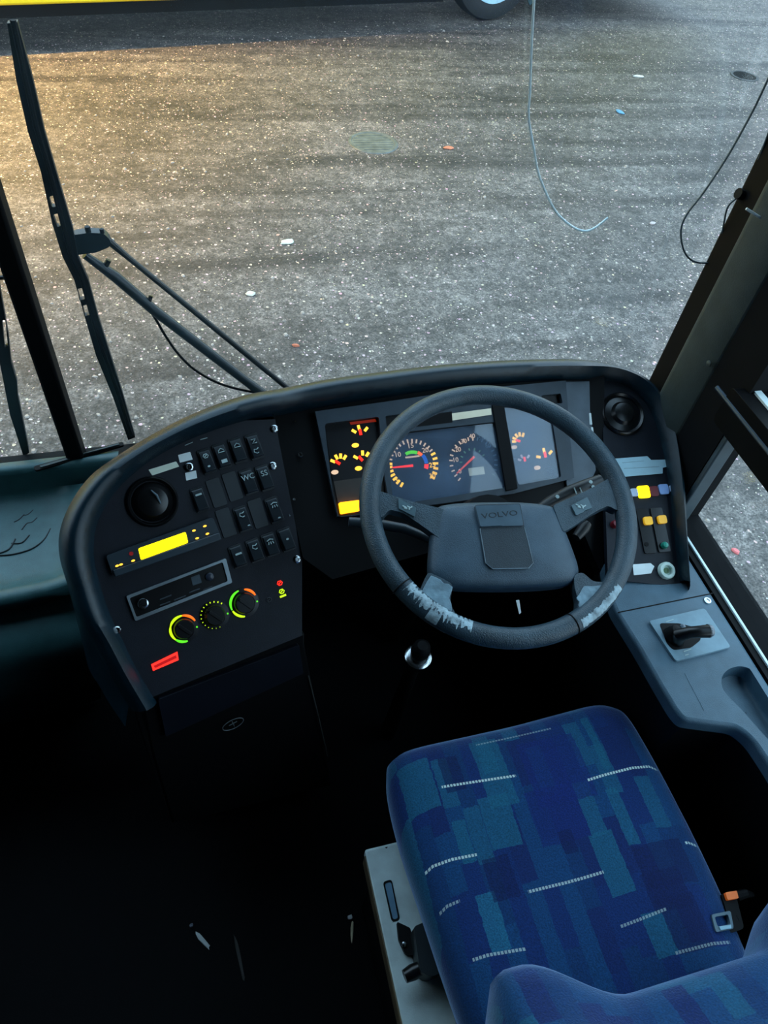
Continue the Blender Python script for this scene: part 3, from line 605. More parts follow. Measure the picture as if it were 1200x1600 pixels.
def hbtn(quad, sp, icn):
    b = part('horn_button', sp, MB().plate(PW, rnd(PW.poly(quad, .008), .002), .004, .0095), mat('horn_button', (78, 100, 108), .35), .001)
    c = PW.loc(*icn, .0095); k = PW.sc(*icn); mb = MB()
    for q in ([(-7, 3), (-2, 0), (-2, -3)], [(0, 2), (5, -1), (8, 1)], [(3, 0), (3, -4)], [(-5, -1), (0, -2)]): mb.tube([PW.w(c[0] + x * k, c[1] + y * k, .0098) for x, y in q], 1.2 * k, 6)
    part('horn_symbol', b, mb, ink_m)
hbtn([(622, 779), (650, 794), (648, 808), (623, 795)], spokes[0], (636, 793)); hbtn([(892, 790), (917, 777), (925, 794), (900, 806)], spokes[1], (907, 791))
wt = MB()
rw = random.Random(5)
for quad, n in (([(672, 902), (694, 913), (706, 918), (702, 938), (704, 955), (690, 966), (672, 945), (655, 930)], 0), ([(912, 918), (950, 915), (958, 932), (935, 958), (905, 965), (903, 948), (900, 935)], 0)):
    jag = []
    P_ = PW.poly(quad)
    for i in range(len(P_)):
        a, b = Vector(P_[i]), Vector(P_[(i + 1) % len(P_)])
        for t in (0, .33, .66): q = a.lerp(b, t); jag.append((q[0] + rw.uniform(-.002, .002), q[1] + rw.uniform(-.002, .002)))
    part('worn_patch', sw, MB().plate(PW, jag, .003, .0068), mat('worn_grey', (112, 138, 150), .45, bump=.6, bscale=120, var=.35, vscale=50), .001, 'frayed silvery worn covering on a lower spoke')
def rim_patch(a0, a1, t0, t1, seed, lb_, jg=.25):
    r_ = random.Random(seed); mb = MB(); n = 44; rings = []
    for i in range(n + 1):
        a = math.radians(a0 + (a1 - a0) * i / n); c = PW.w(RM * math.cos(a), RM * math.sin(a)); rad = PW.u * math.cos(a) + PW.v * math.sin(a); rr = RT * 1.035
        lo, hi = t0 + r_.uniform(-jg, jg), t1 + r_.uniform(-jg, jg)
        rings.append([c + rad * rr * math.cos(lo + (hi - lo) * k / 6) + PW.n * rr * math.sin(lo + (hi - lo) * k / 6) for k in range(7)])
    part('worn_patch', sw, mb.loft(rings, closed=False), worn_m, 0, lb_)
rim_patch(216, 247, 1.35, 2.45, 1, 'frayed pale wear on the lower left rim', .4); rim_patch(229, 234, .4, 1.5, 2, None, .1)
rim_patch(294, 318, .7, 1.5, 3, 'pale worn tape on the lower right rim', .1)
for a in (292, 214):
    c = math.radians(a); cc = PW.w(RM * math.cos(c), RM * math.sin(c)); rad = PW.u * math.cos(c) + PW.v * math.sin(c)
    part('rim_seam', sw, MB().tube([cc + rad * RT * 1.02 * math.cos(t) + PW.n * RT * 1.03 * math.sin(t) for t in [2 * PI * k / 20 for k in range(20)]], .0011, 6, True), black_m)
# column with its stalks
sc_ = root('steering_column', Vector((wc[0], .98, .03)), 'black steering column with two control stalks under the wheel', 'steering column')
part('shroud', sc_, MB().tube([wc - wn * .055, wc - wn * .10, wc - wn * .18 + Vector((0, .03, 0)), Vector((wc[0] - .02, .84, .45)), Vector((wc[0] - .03, .95, .03))], [.05, .062, .055, .04, .035], 20), black_m)
PS = Fr(wc - wn * .075, PW.u, PW.v)
st = part('stalk', sc_, MB().tube([PS.px(835, 800), PS.px(862, 784), PS.px(890, 770), PS.px(915, 760), PS.px(938, 750)], [.009, .012, .0135, .0135, .011], 14), mat('stalk_plastic', (14, 18, 21), .45))
ki = MB()
for x, y in ((871, 776), (923, 753), (927, 761)): ki.lathe(PS.px(x, y, .0135), PS.n, [(.0035, -.002), (.0035, .0006), (0, .0008)], 12)
for x in (897, 906): ki.tube([PS.px(x, 762, .0135), PS.px(x + 4, 772, .0135)], .0012, 6)
part('stalk_symbols', st, ki, ink_m)
part('stalk', sc_, MB().tube([PS.px(690, 850), PS.px(632, 826), PS.px(590, 819), PS.px(545, 815)], [.007, .0085, .0095, .008], 12), mat('stalk_grey', (48, 58, 64), .35))
sk = part('stalk', sc_, MB().tube([PS.px(900, 840), PS.px(912, 825), PS.px(918, 818)], [.008, .011, .008], 12), MATS['stalk_plastic'])
tg_ = MB(); TG = Fr(aty(810, 946, .60), Vector((1, 0, 0)), Vector((0, .5, .866)))
tg_.plate(TG, TG.poly([(806, 938), (811, 937), (814, 957), (811, 959)]), 0, .001)
thing('paper_tag', tg_, white_st, 'thin white paper tag in the dark gap under the steering wheel pad', 'tag')
# gear lever
gp = atz(655, 1022, .50)
gl = root('gear_lever', Vector((gp[0], gp[1] + .05, 0)), 'black gear lever with chrome collar below the left of the wheel', 'gear lever')
part('shaft', gl, MB().tube([Vector((gp[0], gp[1] + .05, 0)), gp + Vector((0, .01, -.06)), gp], [.02, .014, .012], 14), black_m)
part('knob', gl, MB().lathe(gp, Vector((0, -.1, 1)), [(.013, -.012), (.017, 0), (.0195, .016), (.017, .034), (.01, .042), (0, .043)], 28), black_m)
part('chrome_collar', gl, MB().lathe(gp, Vector((0, -.1, 1)), [(.0145, -.034), (.026, -.030), (.029, -.020), (.027, -.011), (.022, -.008), (.016, -.008)], 32), chrome_m, 0, 'shiny chrome ring below the knob')

# ================================================================== SIDE CONSOLE
CZ = .62
CF = Fr(Vector((.85, .45, CZ)), Vector((1, 0, 0)), Vector((0, 1, 0)))
co = root('side_console', Vector((.85, .4, 0)), 'blue grey side console under the driver window with parking brake', 'console')
out = CF.poly([(958, 948), (1000, 1015), (1030, 1068), (1054, 1108), (1068, 1125), (1110, 1131), (1152, 1136), (1176, 1156), (1203, 1196), (1260, 1290)]) + [(.086, -.70), (.086, .25), (-.10, .25)]
cup = [tuple(v)[:2] for v in catmull([(*p, 0) for p in CF.poly([(1128, 1072), (1129, 1056), (1140, 1045), (1158, 1041), (1176, 1048), (1197, 1072), (1232, 1122), (1250, 1158), (1246, 1180), (1228, 1180), (1197, 1152), (1160, 1110), (1138, 1088)])], 4, True)]
cup = [(min(p[0], .068 + .0002 * i / len(cup)), p[1]) for i, p in enumerate(cup)]
def inset(pts, d):
    n = len(pts); r = []; ar = sum(pts[i][0] * pts[(i + 1) % n][1] - pts[(i + 1) % n][0] * pts[i][1] for i in range(n)); sg = 1 if ar > 0 else -1
    for i in range(n):
        p, a, b = Vector(pts[i]), Vector(pts[i - 1]), Vector(pts[(i + 1) % n]); e1, e2 = (p - a).normalized(), (b - p).normalized()
        n1, n2 = Vector((-e1[1], e1[0])) * sg, Vector((-e2[1], e2[0])) * sg; m_ = (n1 + n2).normalized(); q = p + m_ * (d / max(.4, m_.dot(n1))); r.append((q[0], q[1]))
    return r
out_r = rnd(out, .02, 4)
tp = MB().plate(CF, [inset(out_r, .007), cup], -.004, 0)
tp.loft([[CF.w(p[0], p[1], h) for p in inset(out_r, d_)] for d_, h in ((.0071, -.0001), (.003, -.0015), (.0006, -.005), (0, -.010), (0, -.03), (.006, -.03))], cap=False)
part('top_plate', co, tp, console_m, 0, None, 50)
cb = MB(); cxm = sum(p[0] for p in cup) / len(cup); cym = sum(p[1] for p in cup) / len(cup)
cb.loft([[CF.w(cxm + (p[0] - cxm) * s, cym + (p[1] - cym) * s, h) for p in cup] for s, h in ((1.01, -.004), (.985, -.02), (.95, -.03), (.8, -.034), (.02, -.035))], cap=False)
part('recess', co, cb, console_m, ang=50)
part('side_wall', co, MB().plate(CF, [(p[0] + (.012 if i < 10 else 0), p[1]) for i, p in enumerate(out)], -CZ, -.04), black_m)
part('seam', co, MB().tube([CF.px(966, 957), CF.px(1040, 942), CF.px(1114, 927)], .0013, 6), black_m)
part('seam', co, MB().tube(catmull([CF.px(1070, 1052), CF.px(1080, 1072), CF.px(1100, 1110)], 3), .0007, 5), mat('seam_light', (100, 124, 138), .4))
part('screw', co, MB().lathe(CF.px(1105, 939), Vector((0, 0, 1)), [(.0075, 0), (.007, .0025), (.004, .003), (.0035, .001), (0, .001)], 20), chrome_m)
part('screw', co, MB().lathe(CF.px(1145, 1087), Vector((0, 0, 1)), [(.004, -.036), (.004, -.033), (0, -.032)], 16), dash_m)
bp_ = part('brake_plate', co, MB().plate(CF, rnd(CF.poly([(1014, 970), (1101, 950), (1142, 1011), (1056, 1033)], .006), .006), -.001, .006), mat('brake_plate', (122, 152, 166), .38), .0015, 'pale plate around the parking brake lever')
bm_ = MB(); g0, g1 = CF.px(1036, 990, .004), CF.px(1098, 992, .004)
slot = rnd(CF.poly([(1030, 974), (1060, 974), (1092, 982), (1095, 1000), (1080, 1012), (1052, 1016), (1042, 1006)], .006), .006)
part('gate', bp_, MB().plate(CF, slot, .0055, .0068), black_m)
b0 = CF.px(1058, 1002, .006)
lv = part('lever', bp_, MB().tube([b0, CF.px(1062, 992, .03), CF.px(1078, 988, .042), CF.px(1095, 987, .046), CF.px(1108, 986, .047)], [.013, .013, .0105, .0115, .0125], 16), gloss_black)
part('lever_tip', lv, MB().tube([CF.px(1106, 986, .047), CF.px(1112, 985.5, .0472)], [.0128, .0105], 18), mat('lever_tip', (112, 122, 132), .3))
part('lever_boot', bp_, MB().lathe(CF.px(1050, 994, .006), Vector((.25, 0, 1)), [(.018, 0), (.016, .012), (.012, .02), (0, .024)], 22), black_m)
part('lever_stud', bp_, MB().lathe(CF.px(1066, 980, .02), Vector((0, 0, 1)), [(.0052, 0), (.005, .004), (0, .006)], 16), mat('stud_grey', (92, 108, 120), .35))
for a, c in (((1040, 972), (1052, 968)), ((1068, 1018), (1080, 1014)), ((1070, 1024), (1076, 1022))): part('plate_marking', bp_, MB().tube([CF.px(*a, .0062), CF.px(*c, .0062)], .0009, 5), ink_m)

# ================================================================== DRIVER'S SEAT
ORGS = Vector((.49, .2, 0))
seat = root('driver_seat', ORGS, 'blue patterned driver seat with white dashes on a grey metal base', 'seat')
def fabric():
    m = bpy.data.materials.new('blue_moquette'); m.use_nodes = True; nt = m.node_tree; N = nt.nodes; L = nt.links; b = N['Principled BSDF']
    b.inputs['Roughness'].default_value = .85; b.inputs['Specular IOR Level'].default_value = .25
    b.inputs['Sheen Weight'].default_value = 1; b.inputs['Sheen Roughness'].default_value = .4; b.inputs['Sheen Tint'].default_value = (.45, .65, 1, 1)
    tc = N.new('ShaderNodeTexCoord')
    nz = N.new('ShaderNodeTexNoise'); nz.inputs['Scale'].default_value = 90; L.new(tc.outputs['Object'], nz.inputs['Vector'])
    def mth(op, a, c=None, d=None):
        n = N.new('ShaderNodeMath'); n.operation = op
        for i, q in enumerate((a, c, d)):
            if q is None: continue
            if isinstance(q, (int, float)): n.inputs[i].default_value = q
            else: L.new(q, n.inputs[i])
        return n.outputs[0]
    sx = N.new('ShaderNodeSeparateXYZ'); L.new(tc.outputs['Object'], sx.inputs[0])
    wob = mth('MULTIPLY_ADD', nz.outputs['Fac'], .006, -.003)
    X = mth('ADD', sx.outputs[0], wob); yz = mth('SUBTRACT', sx.outputs[1], mth('MULTIPLY', sx.outputs[2], 1.0)); Y = mth('ADD', yz, mth('ADD', wob, .505))
    def mix(fac, a, c):
        x = N.new('ShaderNodeMix'); x.data_type = 'RGBA'; L.new(fac, x.inputs[0])
        for i, q in ((6, a), (7, c)):
            if isinstance(q, tuple): x.inputs[i].default_value = lin(q) + (1,)
            else: L.new(q, x.inputs[i])
        return x.outputs[2]
    # blocky background: columns of stepped cells
    cx = N.new('ShaderNodeCombineXYZ'); fx = mth('FLOOR', mth('MULTIPLY', X, 34)); L.new(fx, cx.inputs[0])
    wn1 = N.new('ShaderNodeTexWhiteNoise'); wn1.noise_dimensions = '1D'; L.new(fx, wn1.inputs['W'])
    fy = mth('FLOOR', mth('ADD', mth('MULTIPLY', Y, 11), mth('MULTIPLY', wn1.outputs['Value'], 3))); L.new(fy, cx.inputs[1])
    wn = N.new('ShaderNodeTexWhiteNoise'); wn.noise_dimensions = '2D'; L.new(cx.outputs[0], wn.inputs['Vector'])
    r = N.new('ShaderNodeValToRGB'); r.color_ramp.interpolation = 'CONSTANT'
    els = [(0, (10, 62, 116)), (.3, (14, 74, 126)), (.5, (14, 52, 116)), (.68, (26, 96, 134)), (.84, (16, 46, 108))]
    r.color_ramp.elements[0].color = lin(els[0][1]) + (1,); r.color_ramp.elements[1].position = els[1][0]; r.color_ramp.elements[1].color = lin(els[1][1]) + (1,)
    for p, c in els[2:]: e = r.color_ramp.elements.new(p); e.color = lin(c) + (1,)
    L.new(wn.outputs['Value'], r.inputs['Fac']); col = r.outputs['Color']
    teal, navy, ind, lt = (30, 112, 142), (10, 30, 88), (18, 44, 122), (40, 126, 160)
    def P(x, y): p = atz(x, y, .505) - ORGS; return p[0], p[1]
    lowz = mth('LESS_THAN', sx.outputs[2], .56)
    for (x0, y0, x1, y1, c) in ((730, 1150, 812, 1255, teal), (745, 1250, 818, 1318, teal), (905, 1115, 955, 1200, teal), (945, 1235, 1002, 1318, teal), (918, 1305, 995, 1392, teal), (1000, 1430, 1062, 1490, teal), (617, 1185, 690, 1258, teal), (742, 1400, 800, 1482, lt), (705, 1285, 745, 1345, teal),
                                (985, 1325, 1092, 1372, navy), (1000, 1368, 1085, 1412, navy), (1025, 1408, 1120, 1476, navy), (805, 1160, 935, 1242, ind), (818, 1240, 925, 1305, ind), (682, 1180, 730, 1232, navy), (752, 1345, 815, 1400, navy), (870, 1300, 905, 1330, navy)):
        ax, ay = P(x0, y0); bx_, by_ = P(x1, y1); cx_, cy_ = (ax + bx_) / 2, (ay + by_) / 2
        mk = mth('MULTIPLY', mth('LESS_THAN', mth('ABSOLUTE', mth('SUBTRACT', X, cx_)), abs(bx_ - ax) / 2), mth('LESS_THAN', mth('ABSOLUTE', mth('SUBTRACT', Y, cy_)), abs(by_ - ay) / 2))
        col = mix(mth('MULTIPLY', mth('MULTIPLY', mk, lowz), .7), col, c)
    sp = N.new('ShaderNodeTexNoise'); sp.inputs['Scale'].default_value = 420; L.new(tc.outputs['Object'], sp.inputs['Vector'])
    spk = mth('MULTIPLY_ADD', sp.outputs['Fac'], 1.1, .18); mv = N.new('ShaderNodeMix'); mv.data_type = 'RGBA'; mv.blend_type = 'MULTIPLY'; mv.inputs[0].default_value = 1
    L.new(col, mv.inputs[6]); cc = N.new('ShaderNodeCombineColor'); [L.new(spk, cc.inputs[i]) for i in range(3)]; L.new(cc.outputs[0], mv.inputs[7]); col = mv.outputs[2]
    X0, Y0 = sx.outputs[0], mth('ADD', yz, .505)
    st_ = mth('GREATER_THAN', mth('SINE', mth('MULTIPLY', X0, 1100)), -.6)
    for (x0, y0, x1, y1, s) in ((743, 1155, 860, 1131, .35), (690, 1229, 806, 1212, 1), (918, 1220, 1026, 1187, 1), (662, 1348, 745, 1336, .9), (825, 1394, 943, 1362, .7), (1070, 1311, 1098, 1300, .9), (685, 1411, 718, 1404, .5), (970, 1448, 1042, 1421, .45), (738, 1494, 822, 1484, .6), (1055, 1491, 1140, 1465, .4)):
        ax, ay = P(x0, y0); bx_, by_ = P(x1, y1); k = (by_ - ay) / (bx_ - ax)
        d = mth('ABSOLUTE', mth('SUBTRACT', mth('SUBTRACT', Y0, mth('MULTIPLY', X0, k)), ay - k * ax))
        mk = mth('MULTIPLY', mth('LESS_THAN', d, .0022), mth('LESS_THAN', mth('ABSOLUTE', mth('SUBTRACT', X0, (ax + bx_) / 2)), (bx_ - ax) / 2))
        col = mix(mth('MULTIPLY', mth('MULTIPLY', mk, mth('MULTIPLY', st_, s)), lowz), col, (205, 225, 220))
    L.new(col, b.inputs['Base Color'])
    bp = N.new('ShaderNodeBump'); bp.inputs['Strength'].default_value = .4; bp.inputs['Distance'].default_value = .002; L.new(sp.outputs['Fac'], bp.inputs['Height']); L.new(bp.outputs['Normal'], b.inputs['Normal'])
    return m
fab = fabric()
ol = [(.240, .424), (.252, .445), (.29, .458), (.40, .460), (.494, .461), (.60, .466), (.673, .468), (.710, .456), (.730, .432), (.739, .36), (.744, .26), (.745, .15), (.740, .05), (.725, -.05), (.68, -.09), (.32, -.09), (.272, -.06), (.255, .05), (.243, .18), (.233, .30), (.233, .38)]
ol = [tuple(v)[:2] for v in catmull([(*p, 0) for p in ol], 4, True)]; ox, oy = .49, .19
cu = MB(); rr_ = []
for ins, z in ((.045, .375), (.012, .39), (.002, .42), (0, .45), (.004, .475), (.014, .49), (.03, .499), (.06, .504), (.11, .506), (.17, .505), (.215, .504)):
    ring = []
    for p in ol:
        d = Vector((ox - p[0], oy - p[1])); s = ins / .23; q = Vector(p) + Vector((d[0] * s, d[1] * s)) ; ring.append(Vector((q[0], q[1], z)))
    rr_.append(ring)
cu.loft(rr_); part('cushion', seat, cu, fab, ang=70)
br = MB(); rr_ = []
bprof = [(.50, -.075, .80), (.54, -.03, .93), (.60, .0, .985), (.66, .010, 1), (.695, .012, 1), (.72, .004, 1), (.738, -.016, 1), (.755, -.042, .995), (.80, -.075, .99), (.90, -.105, .98), (1.05, -.14, .95), (1.17, -.18, .9), (1.23, -.21, .8), (1.25, -.25, .6)]
for z, y0, w in bprof:
    ring = []; bol = .05 * math.exp(-((z - .70) / .22) ** 2) + .012
    nf = 40
    for i in range(nf + 1):
        s = -1 + 2 * i / nf; a = abs(s); x = .49 + .262 * w * s
        wing = bol * (smooth((a - .22) / .5) if s < 0 else smooth((a - .55) / .3)) * (1 - smooth((a - .84) / .2) * .9)
        edge = -.075 * max(0, (a - .80) / .20) ** 2
        ring.append(Vector((x, y0 + wing + edge, z)))
    for i in range(13):
        s = 1 - 2 * i / 12; ring.append(Vector((.49 + .255 * w * s, y0 - .12 - .03 * (1 - s * s), z)))
    rr_.append(ring)
br.loft(rr_); part('backrest', seat, br, fab, ang=70)
bt = MB().box(.186, .46, -.35, .335, .322, .352)
part('base_plate', seat, bt, steel_m, .004, 'light grey metal seat base top with worn paint')
part('base_flange', seat, MB().box(.1835, .1875, -.34, .325, .300, .348), worn_edge, .001)
part('pedestal', seat, MB().box(.200, .66, -.33, .31, 0, .322), black_m, .004)
part('suspension', seat, MB().box(.27, .70, -.05, .40, .322, .378), black_m, .01)
BF = Fr(Vector((.2, .2, .352)), Vector((1, 0, 0)), Vector((0, 1, 0)))
so_ = rnd(BF.poly([(598, 1378), (612, 1374), (625, 1437), (612, 1441)]), .006); si_ = rnd(BF.poly([(601, 1381), (611, 1378), (622, 1435), (614, 1437)]), .004)
sl = part('slot', seat, MB().plate(BF, [so_, si_], -.001, .0012), black_m); part('slot_plate', sl, MB().plate(BF, si_, -.001, .0006), mat('slot_plate', (110, 150, 178), .4))
part('adjuster_bracket', seat, MB().plate(BF, rnd(BF.poly([(619, 1442), (640, 1452), (648, 1495), (632, 1492), (622, 1470)]), .003), 0, .012), black_m, .002)
AF = Fr(Vector((.22, .15, .40)), Vector((1, 0, 0)), Vector((0, 1, 0)))
part('adjuster_housing', seat, MB().plate(AF, rnd(AF.poly([(645, 1450), (668, 1440), (692, 1520), (672, 1528), (655, 1520)]), .005), -.05, .012), mat('adjuster_plastic', (30, 38, 42), .4), .003)
ah = part('adjuster_handle', seat, MB().tube([AF.px(668, 1508, -.01), AF.px(645, 1519, -.012), AF.px(632, 1526, -.012)], [.010, .0125, .010], 14), gloss_black)
part('adjuster_bolt', seat, MB().lathe(BF.px(631, 1476, .012), Vector((0, 0, 1)), [(.004, 0), (.004, .003), (0, .004)], 12), chrome_m)
part('paint_chip', seat, MB().plate(BF, BF.poly([(601, 1324), (606, 1323), (604, 1326)]), 0, .0006), black_m)
# seat belt buckle at the right edge of the cushion
KF = Fr(Vector((.73, .07, .50)), Vector((1, 0, 0)), Vector((0, 1, 0)))
bk = root('seat_belt_buckle', KF.px(1130, 1445, -.08), 'black seat belt buckle with orange button at the cushion\'s right edge', 'seat belt')
part('stem', bk, MB().tube([Vector((.755, .07, .30)), KF.px(1145, 1440, -.05), KF.px(1140, 1440, -.012)], [.012, .013, .015], 12), black_m)
part('buckle_frame', bk, MB().plate(KF, [rnd(KF.poly([(1109, 1430), (1139, 1424), (1144, 1452), (1116, 1458)]), .004), rnd(KF.poly([(1114, 1434), (1135, 1430), (1139, 1445), (1119, 1449)]), .003)], -.008, .006), mat('buckle_grey', (88, 112, 124), .35), .002)
part('buckle_tongue', bk, MB().plate(KF, KF.poly([(1120, 1449), (1139, 1446), (1140, 1452), (1122, 1455)]), .004, .008), mat('tongue_pale', (150, 190, 205), .35), .001)
part('buckle_body', bk, MB().plate(KF, rnd(KF.poly([(1128, 1396), (1150, 1390), (1165, 1450), (1142, 1458), (1136, 1420)]), .006), -.03, -.004), black_m, .003)
part('release_button', bk, MB().plate(KF, rnd(KF.poly([(1132, 1395), (1150, 1392), (1153, 1404), (1136, 1407)]), .002), -.004, .003), mat('orange_button', (235, 120, 45), .4, 0, (255, 110, 30), .12), .001)
part('webbing_end', bk, MB().tube([KF.px(1152, 1400, -.01), KF.px(1166, 1396, -.005), KF.px(1176, 1398, -.01)], [.008, .007, .004], 10), black_m)

# ================================================================== WIPERS
def WF(y): return Fr(Vector((-.2, y, .9)), Vector((1, 0, 0)), Vector((0, 0, 1)))     # faces the driver (normal -y)
W1 = WF(1.275)
w1 = root('windscreen_wiper', aty(410, 612, 1.275), 'long windscreen wiper with two arms and hose right of the centre bar', 'wiper', 'windscreen wipers')
left = [(12, 32), (26, 120), (44, 200), (64, 262), (82, 344), (98, 396), (116, 432), (132, 488), (150, 550), (176, 614), (200, 682)]
right = [(28, 30), (52, 120), (70, 200), (86, 256), (114, 352), (122, 396), (138, 432), (153, 488), (171, 545), (191, 608), (211, 678)]
holes = [[(77, 302), (85, 300), (88, 318), (81, 318)], [(83, 330), (92, 328), (98, 346), (90, 350)], [(121, 446), (130, 444), (133, 462), (124, 464)], [(129, 472), (138, 470), (141, 486), (133, 489)]]
part('blade', w1, MB().plate(W1, [W1.poly(left + right[::-1])] + [rnd(W1.poly(h), .003) for h in holes], 0, .012), wip_m, .002)
part('blade_edge', w1, MB().tube([W1.px(x, y, .014) for x, y in [((a[0] + b[0]) / 2, (a[1] + b[1]) / 2) for a, b in zip(left, right)]], .0045, 8), rubber_m)
part('arm_head', w1, MB().plate(W1, rnd(W1.poly([(112, 366), (138, 362), (162, 363), (173, 374), (172, 384), (150, 393), (126, 396), (112, 398)]), .006), -.014, .004), wiparm_m, .004)
part('link_rod', w1, MB().tube([W1.px(166, 373, -.01), W1.px(200, 402, -.012), W1.px(450, 607, -.02)], [.0075, .0055, .0065], 10), wip_m)
part('arm', w1, MB().tube([W1.px(132, 398, -.008), W1.px(180, 432, -.012), W1.px(240, 484, -.014), W1.px(385, 596, -.02), W1.px(412, 616, -.02)], [.007, .011, .011, .0105, .012], 12), wiparm_m)
part('arm_clip', w1, MB().tube([W1.px(165, 416, -.01), W1.px(170, 406, -.012)], .005, 8), wip_m); part('arm_clip', w1, MB().tube([W1.px(231, 478, -.01), W1.px(236, 462, -.016)], .004, 8), wip_m)
part('head_bolt', w1, MB().lathe(W1.px(138, 362, .0), Vector((0, 0, 1)), [(.005, 0), (.005, .01), (0, .012)], 10), wip_m); part('head_bolt', w1, MB().lathe(W1.px(160, 364, 0), Vector((0, 0, 1)), [(.004, 0), (.004, .008), (0, .01)], 10), wip_m)
part('washer_hose', w1, MB().tube(catmull([W1.px(x, y, -.012) for x, y in ((230, 478), (244, 500), (258, 524), (276, 550), (297, 572), (320, 588), (345, 600), (372, 608), (402, 614))], 4), .0028, 8), rubber_m)
W2 = WF(1.27)
w2 = root('windscreen_wiper', aty(40, 700, 1.27), 'wiper blade left of the black centre bar at the photo\'s left edge', 'wiper', 'windscreen wipers')
part('blade', w2, MB().plate(W2, [W2.poly([(-40, 250), (-20, 380), (0, 440), (14, 520), (18, 560), (27, 590), (28, 610), (44, 690), (46, 702), (37, 707), (16, 642), (0, 560), (-30, 440), (-60, 280)]), rnd(W2.poly([(4, 495), (9, 494), (13, 535), (8, 538)]), .002)], 0, .012), wip_m, .002)
part('bracket', w2, MB().tube([W2.px(-20, 436, 0), W2.px(0, 434, 0), W2.px(7, 433, 0)], .004, 8), wip_m); part('bracket', w2, MB().tube([W2.px(-20, 496, 0), W2.px(6, 491, 0)], .004, 8), wip_m)

# ================================================================== CABLE IN FRONT OF THE GLASS AND ITS MODELLED REFLECTION
CA = WF(1.02)
cb_ = root('hanging_cable', CA.px(1100, 411), 'thin dark cable hanging in a loop beside the right pillar', 'cable')
part('cable_loop', cb_, MB().tube([Vector((.95, 1.02, 2.14)), CA.px(1260, 0)] + catmull([CA.px(x, y) for x, y in ((1230, 60), (1200, 124), (1175, 176), (1137, 244), (1100, 300), (1074, 334), (1064, 360), (1068, 390), (1081, 407), (1100, 411), (1115, 407), (1126, 379), (1131, 349), (1138, 322), (1156, 305), (1170, 285), (1200, 210), (1215, 160))], 5), .0017, 8), mat('cable_grey', (84, 98, 104), .35))
part('clip', cb_, MB().tube([CA.px(1153, 302, .004), CA.px(1165, 306, .004)], .009, 10), black_m)
part('pale_wire', cb_, MB().tube([CA.px(1166, 326, .07), CA.px(1185, 338, .08), CA.px(1215, 357, .09)], .0022, 8), white_st, 0, 'pale wire across the pillar')
C2 = WF(1.15)
reflection_m = mat('pale_reflection', (225, 240, 245), .4); reflection_m.node_tree.nodes['Principled BSDF'].inputs['Transmission Weight'].default_value = .0; reflection_m.node_tree.nodes['Principled BSDF'].inputs['Subsurface Weight'].default_value = 1; reflection_m.node_tree.nodes['Principled BSDF'].inputs['Subsurface Radius'].default_value = (.01, .01, .01)
thing('cable_reflection', MB().tube([Vector((C2.px(838, -60)[0] + .03 * k, 1.15, C2.px(838, -60)[2] + (2.14 - C2.px(838, -60)[2]) * k / 4)) for k in (4, 3, 2, 1)] + catmull([C2.px(x, y) for x, y in ((838, -60), (831, 60), (828, 143), (826, 184), (834, 232), (841, 270), (856, 308), (871, 334), (894, 354), (914, 361), (931, 355), (950, 340))], 5), .0022, 8), reflection_m, 'thin pale cord standing for the cable mirrored in the windscreen', 'reflection')  # cable's reflection in the windscreen, modelled as a pale tube

# ================================================================== OUTSIDE: THE OTHER COACH
d = Vector((1, .21, 0)).normalized(); q = Vector((-.21, 1, 0)).normalized(); p0 = atz(0, 10, -.3)
VF = Fr(Vector((p0[0], p0[1], GZ)), d, Vector((0, 0, 1)))           # normal faces this bus
con = atz(765, 34, GZ); wx = (con - VF.o).dot(d); wy = (con - VF.o).dot(q)
cch = root('parked_coach', VF.o + d * 3 + q * 1.2, 'bright yellow coach parked across the yard at the top edge', 'coach')
R_ = .50
def arch(cx): return [(cx + .64 * math.cos(PI - PI * i / 16), .35 + .62 * math.sin(PI - PI * i / 16) ) for i in range(17)]
outl = [(-7.5, .35)] + arch(wx - 5.9) + arch(wx) + [(wx + 2.8, .35), (wx + 2.8, 3.2), (-7.5, 3.2)]
part('body', cch, MB().plate(VF, outl, -2.4, 0), mat('yellow_paint', (236, 208, 20), .35, var=.05), .02)
part('underframe', cch, MB().plate(VF, [(-7.3, .24), (wx - 6.6, .24), (wx - 6.6, .6), (-7.3, .6)], -2.3, -.1).plate(VF, [(wx - 5.2, .24), (wx - .7, .24), (wx - .7, .6), (wx - 5.2, .6)], -2.3, -.1).plate(VF, [(wx + .8, .24), (wx + 2.6, .24), (wx + 2.6, .6), (wx + .8, .6)], -2.3, -.1).plate(VF, [(-7.2, .3), (wx + 2.5, .3), (wx + 2.5, .6), (-7.2, .6)], -2.2, -.9), black_m)  # set low and wide so it blocks more sky light under the coach
for cx in (wx, wx - 5.9):
    c = VF.w(cx, R_, -wy); n = VF.n
    wh = part('wheel', cch, MB().lathe(c - n * .26, n, [(.30, 0), (.46, .0), (R_ - .015, .03), (R_, .07), (R_, .20), (R_ - .02, .245), (.42, .265), (.34, .262), (.30, .25)], 56), mat('tyre_rubber', (30, 33, 36), .7))
    part('rim', wh, MB().lathe(c - n * .26, n, [(.0, .16), (.12, .17), (.13, .2), (.22, .15), (.27, .16), (.29, .255), (.335, .268), (.34, .25), (.30, .1)], 48), mat('rim_paint', (150, 185, 200), .35, .2))
mf = part('mudflap', cch, MB().plate(VF, [(wx + .64, .10), (wx + .68, .06), (wx + .72, .10), (wx + .78, .5), (wx + .60, .5)], -.5, -.48), mat('mudflap', (60, 90, 100), .5))
